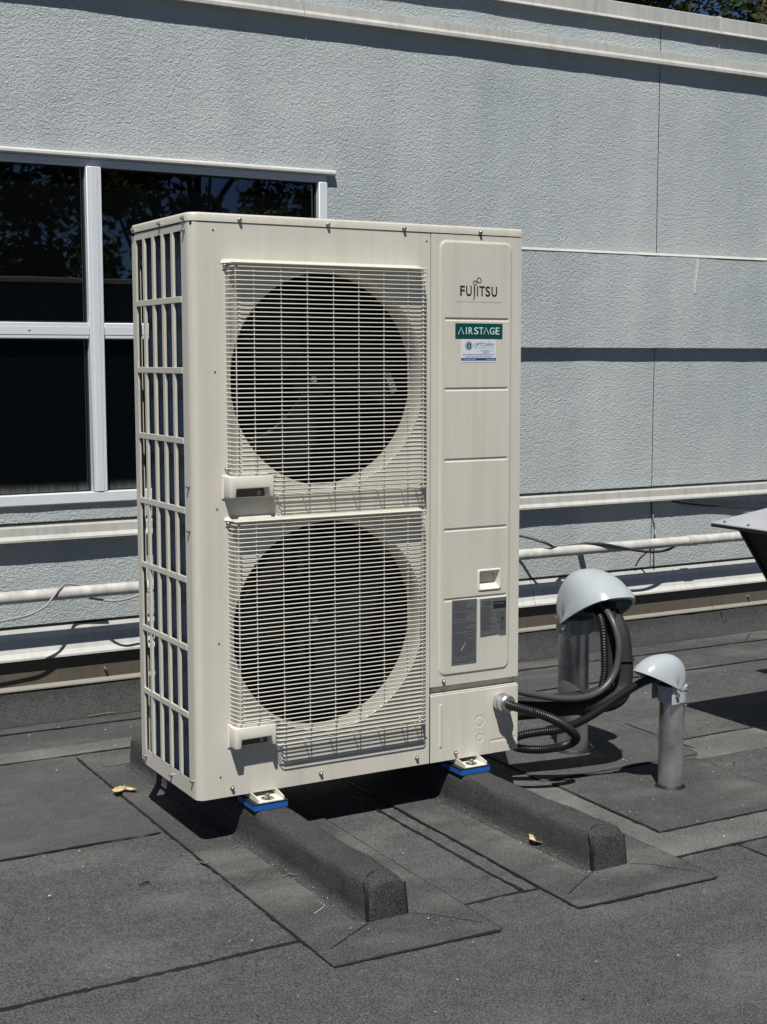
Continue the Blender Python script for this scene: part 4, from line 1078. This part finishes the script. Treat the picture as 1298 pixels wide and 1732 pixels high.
for k in range(300):
    x = rg_.uniform(.9, 2.4); y = rg_.uniform(-.6, 1.3); s = rg_.uniform(.001, .003)
    c_ = Vector((x, y, .0065)); q = [c_+Vector((rg_.uniform(-s, s), rg_.uniform(-s, s), rg_.uniform(-.3*s, s*.6))) for _ in range(5)]
    gm.add(q, [(0,1,2), (0,2,3), (1,2,4), (0,3,4), (0,1,4), (2,3,4)])
tag(gm.build('grit', M_chip, None, 0, loc=(0, 0, .004)), 'pale grit and chips scattered over the roof', 'grit', kind='stuff')
gm = MB()
for k in range(260):
    x = rg_.uniform(-.9, 2.4); y = rg_.uniform(-1.25, 1.2); s = rg_.choice((.0015, .002, .0028, .004))*rg_.uniform(.7, 1.3)
    if (.09 < x-(-.034*y) < .27 or .7 < x-(-.034*y) < .88) and -.62 < y < .8: continue
    c_ = Vector((x, y, .0072)); q = [c_+Vector((rg_.uniform(-s, s), rg_.uniform(-s, s), rg_.uniform(-.3*s, s*.5))) for _ in range(5)]
    gm.add(q, [(0,1,2), (0,2,3), (1,2,4), (0,3,4), (0,1,4), (2,3,4)])
tag(gm.build('dark_crumbs', M_bit, None, 0, loc=(0, 0, .004)), 'dark bitumen crumbs scattered over the roof', 'crumbs', kind='stuff')

# ================================================================== TREES
def tree(loc, label, crown_c, crown_r, nleaf, ls, seed, group, nclump=60):
    rr = random.Random(seed); t = thing('tree', loc, label, 'tree', group)
    tr = MB(); top = Vector(crown_c)
    p = [Vector(loc), Vector(loc)*.6+top*.4+Vector((rr.uniform(-.3, .3), rr.uniform(-.3, .3), 0)), top+Vector((0, 0, crown_r[2]*.4))]
    tr.tube(spline(p, 6), [.26-.20*i/12 for i in range(13)], 9)
    cl = []
    for k in range(nclump):
        while True:
            d = Vector((rr.uniform(-1, 1), rr.uniform(-1, 1), rr.uniform(-1, 1)))
            if .35 < d.length < 1: break
        c = top+Vector((d.x*crown_r[0], d.y*crown_r[1], d.z*crown_r[2])); cl.append((c, rr.uniform(.35, .8)))
        if k % 3 == 0:
            s = p[1].lerp(p[2], rr.random()); mid_ = s.lerp(c, .5)+Vector((0, 0, rr.uniform(-.1, .35)))
            tr.tube(spline([s, mid_, c], 4), [.075-.062*i/8 for i in range(9)], 6)
    tr.build('trunk', M_bark, t, 60)
    lv = []; lf_ = []
    for k in range(nleaf):
        c, r = rr.choice(cl)
        d = Vector((rr.gauss(0, 1), rr.gauss(0, 1), rr.gauss(0, .75)))*r*.55
        q = c+d; a = Vector((rr.gauss(0, 1), rr.gauss(0, 1), rr.gauss(0, .6))).normalized(); b = a.cross(Vector((rr.gauss(0, 1), rr.gauss(0, 1), rr.gauss(0, 1)))).normalized()
        s = ls*rr.uniform(.7, 1.3); i = len(lv)
        lv += [q-a*s, q+b*s*.42, q+a*s, q-b*s*.42]; lf_.append((i, i+1, i+2, i+3))
    MB().add(lv, lf_).build('crown', M_fol, t, 0, fix=False)
    return t
tree((10.2, 8.8, -4.2), 'dense green tree rising behind the coping at the top right corner', (10.4, 8.8, 6.2), (2.6, 2.6, 2.4), 52000, .045, 4, 'trees beyond the building')
tree((6.9, 9.6, -4.2), 'green tree showing just above the coping left of the corner tree', (7.6, 9.6, 6.6), (2.3, 2.3, 1.9), 32000, .045, 8, 'trees beyond the building', 45)
# what the window panes mirror: a low parapet and trees across the roof, behind the camera
pw = MB().box(-14, 16, -14.3, -13.9, -.3, 1.85).build('parapet_wall', M_parapet, None, loc=(0, -14, 0))
tag(pw, 'low dark parapet across the roof, mirrored in the window panes', 'wall')
for k, (x, y, zc, rx, rz_, n_, lab) in enumerate([(-.5, -19, 4.2, 2.9, 2.6, 5200, 'broad tree mirrored in the left window panes'), (4.4, -18, 4.8, 3.2, 3.0, 10000, 'tall tree mirrored in the wide right window pane'), (9.5, -20, 5, 3.4, 3.2, 12000, 'tree beyond the parapet mirrored at the right end of the window')]):
    tree((x, y, -4.2), lab, (x, y, zc), (rx, rx*.8, rz_), n_, .13, 30+k, 'trees mirrored in the window', 55)
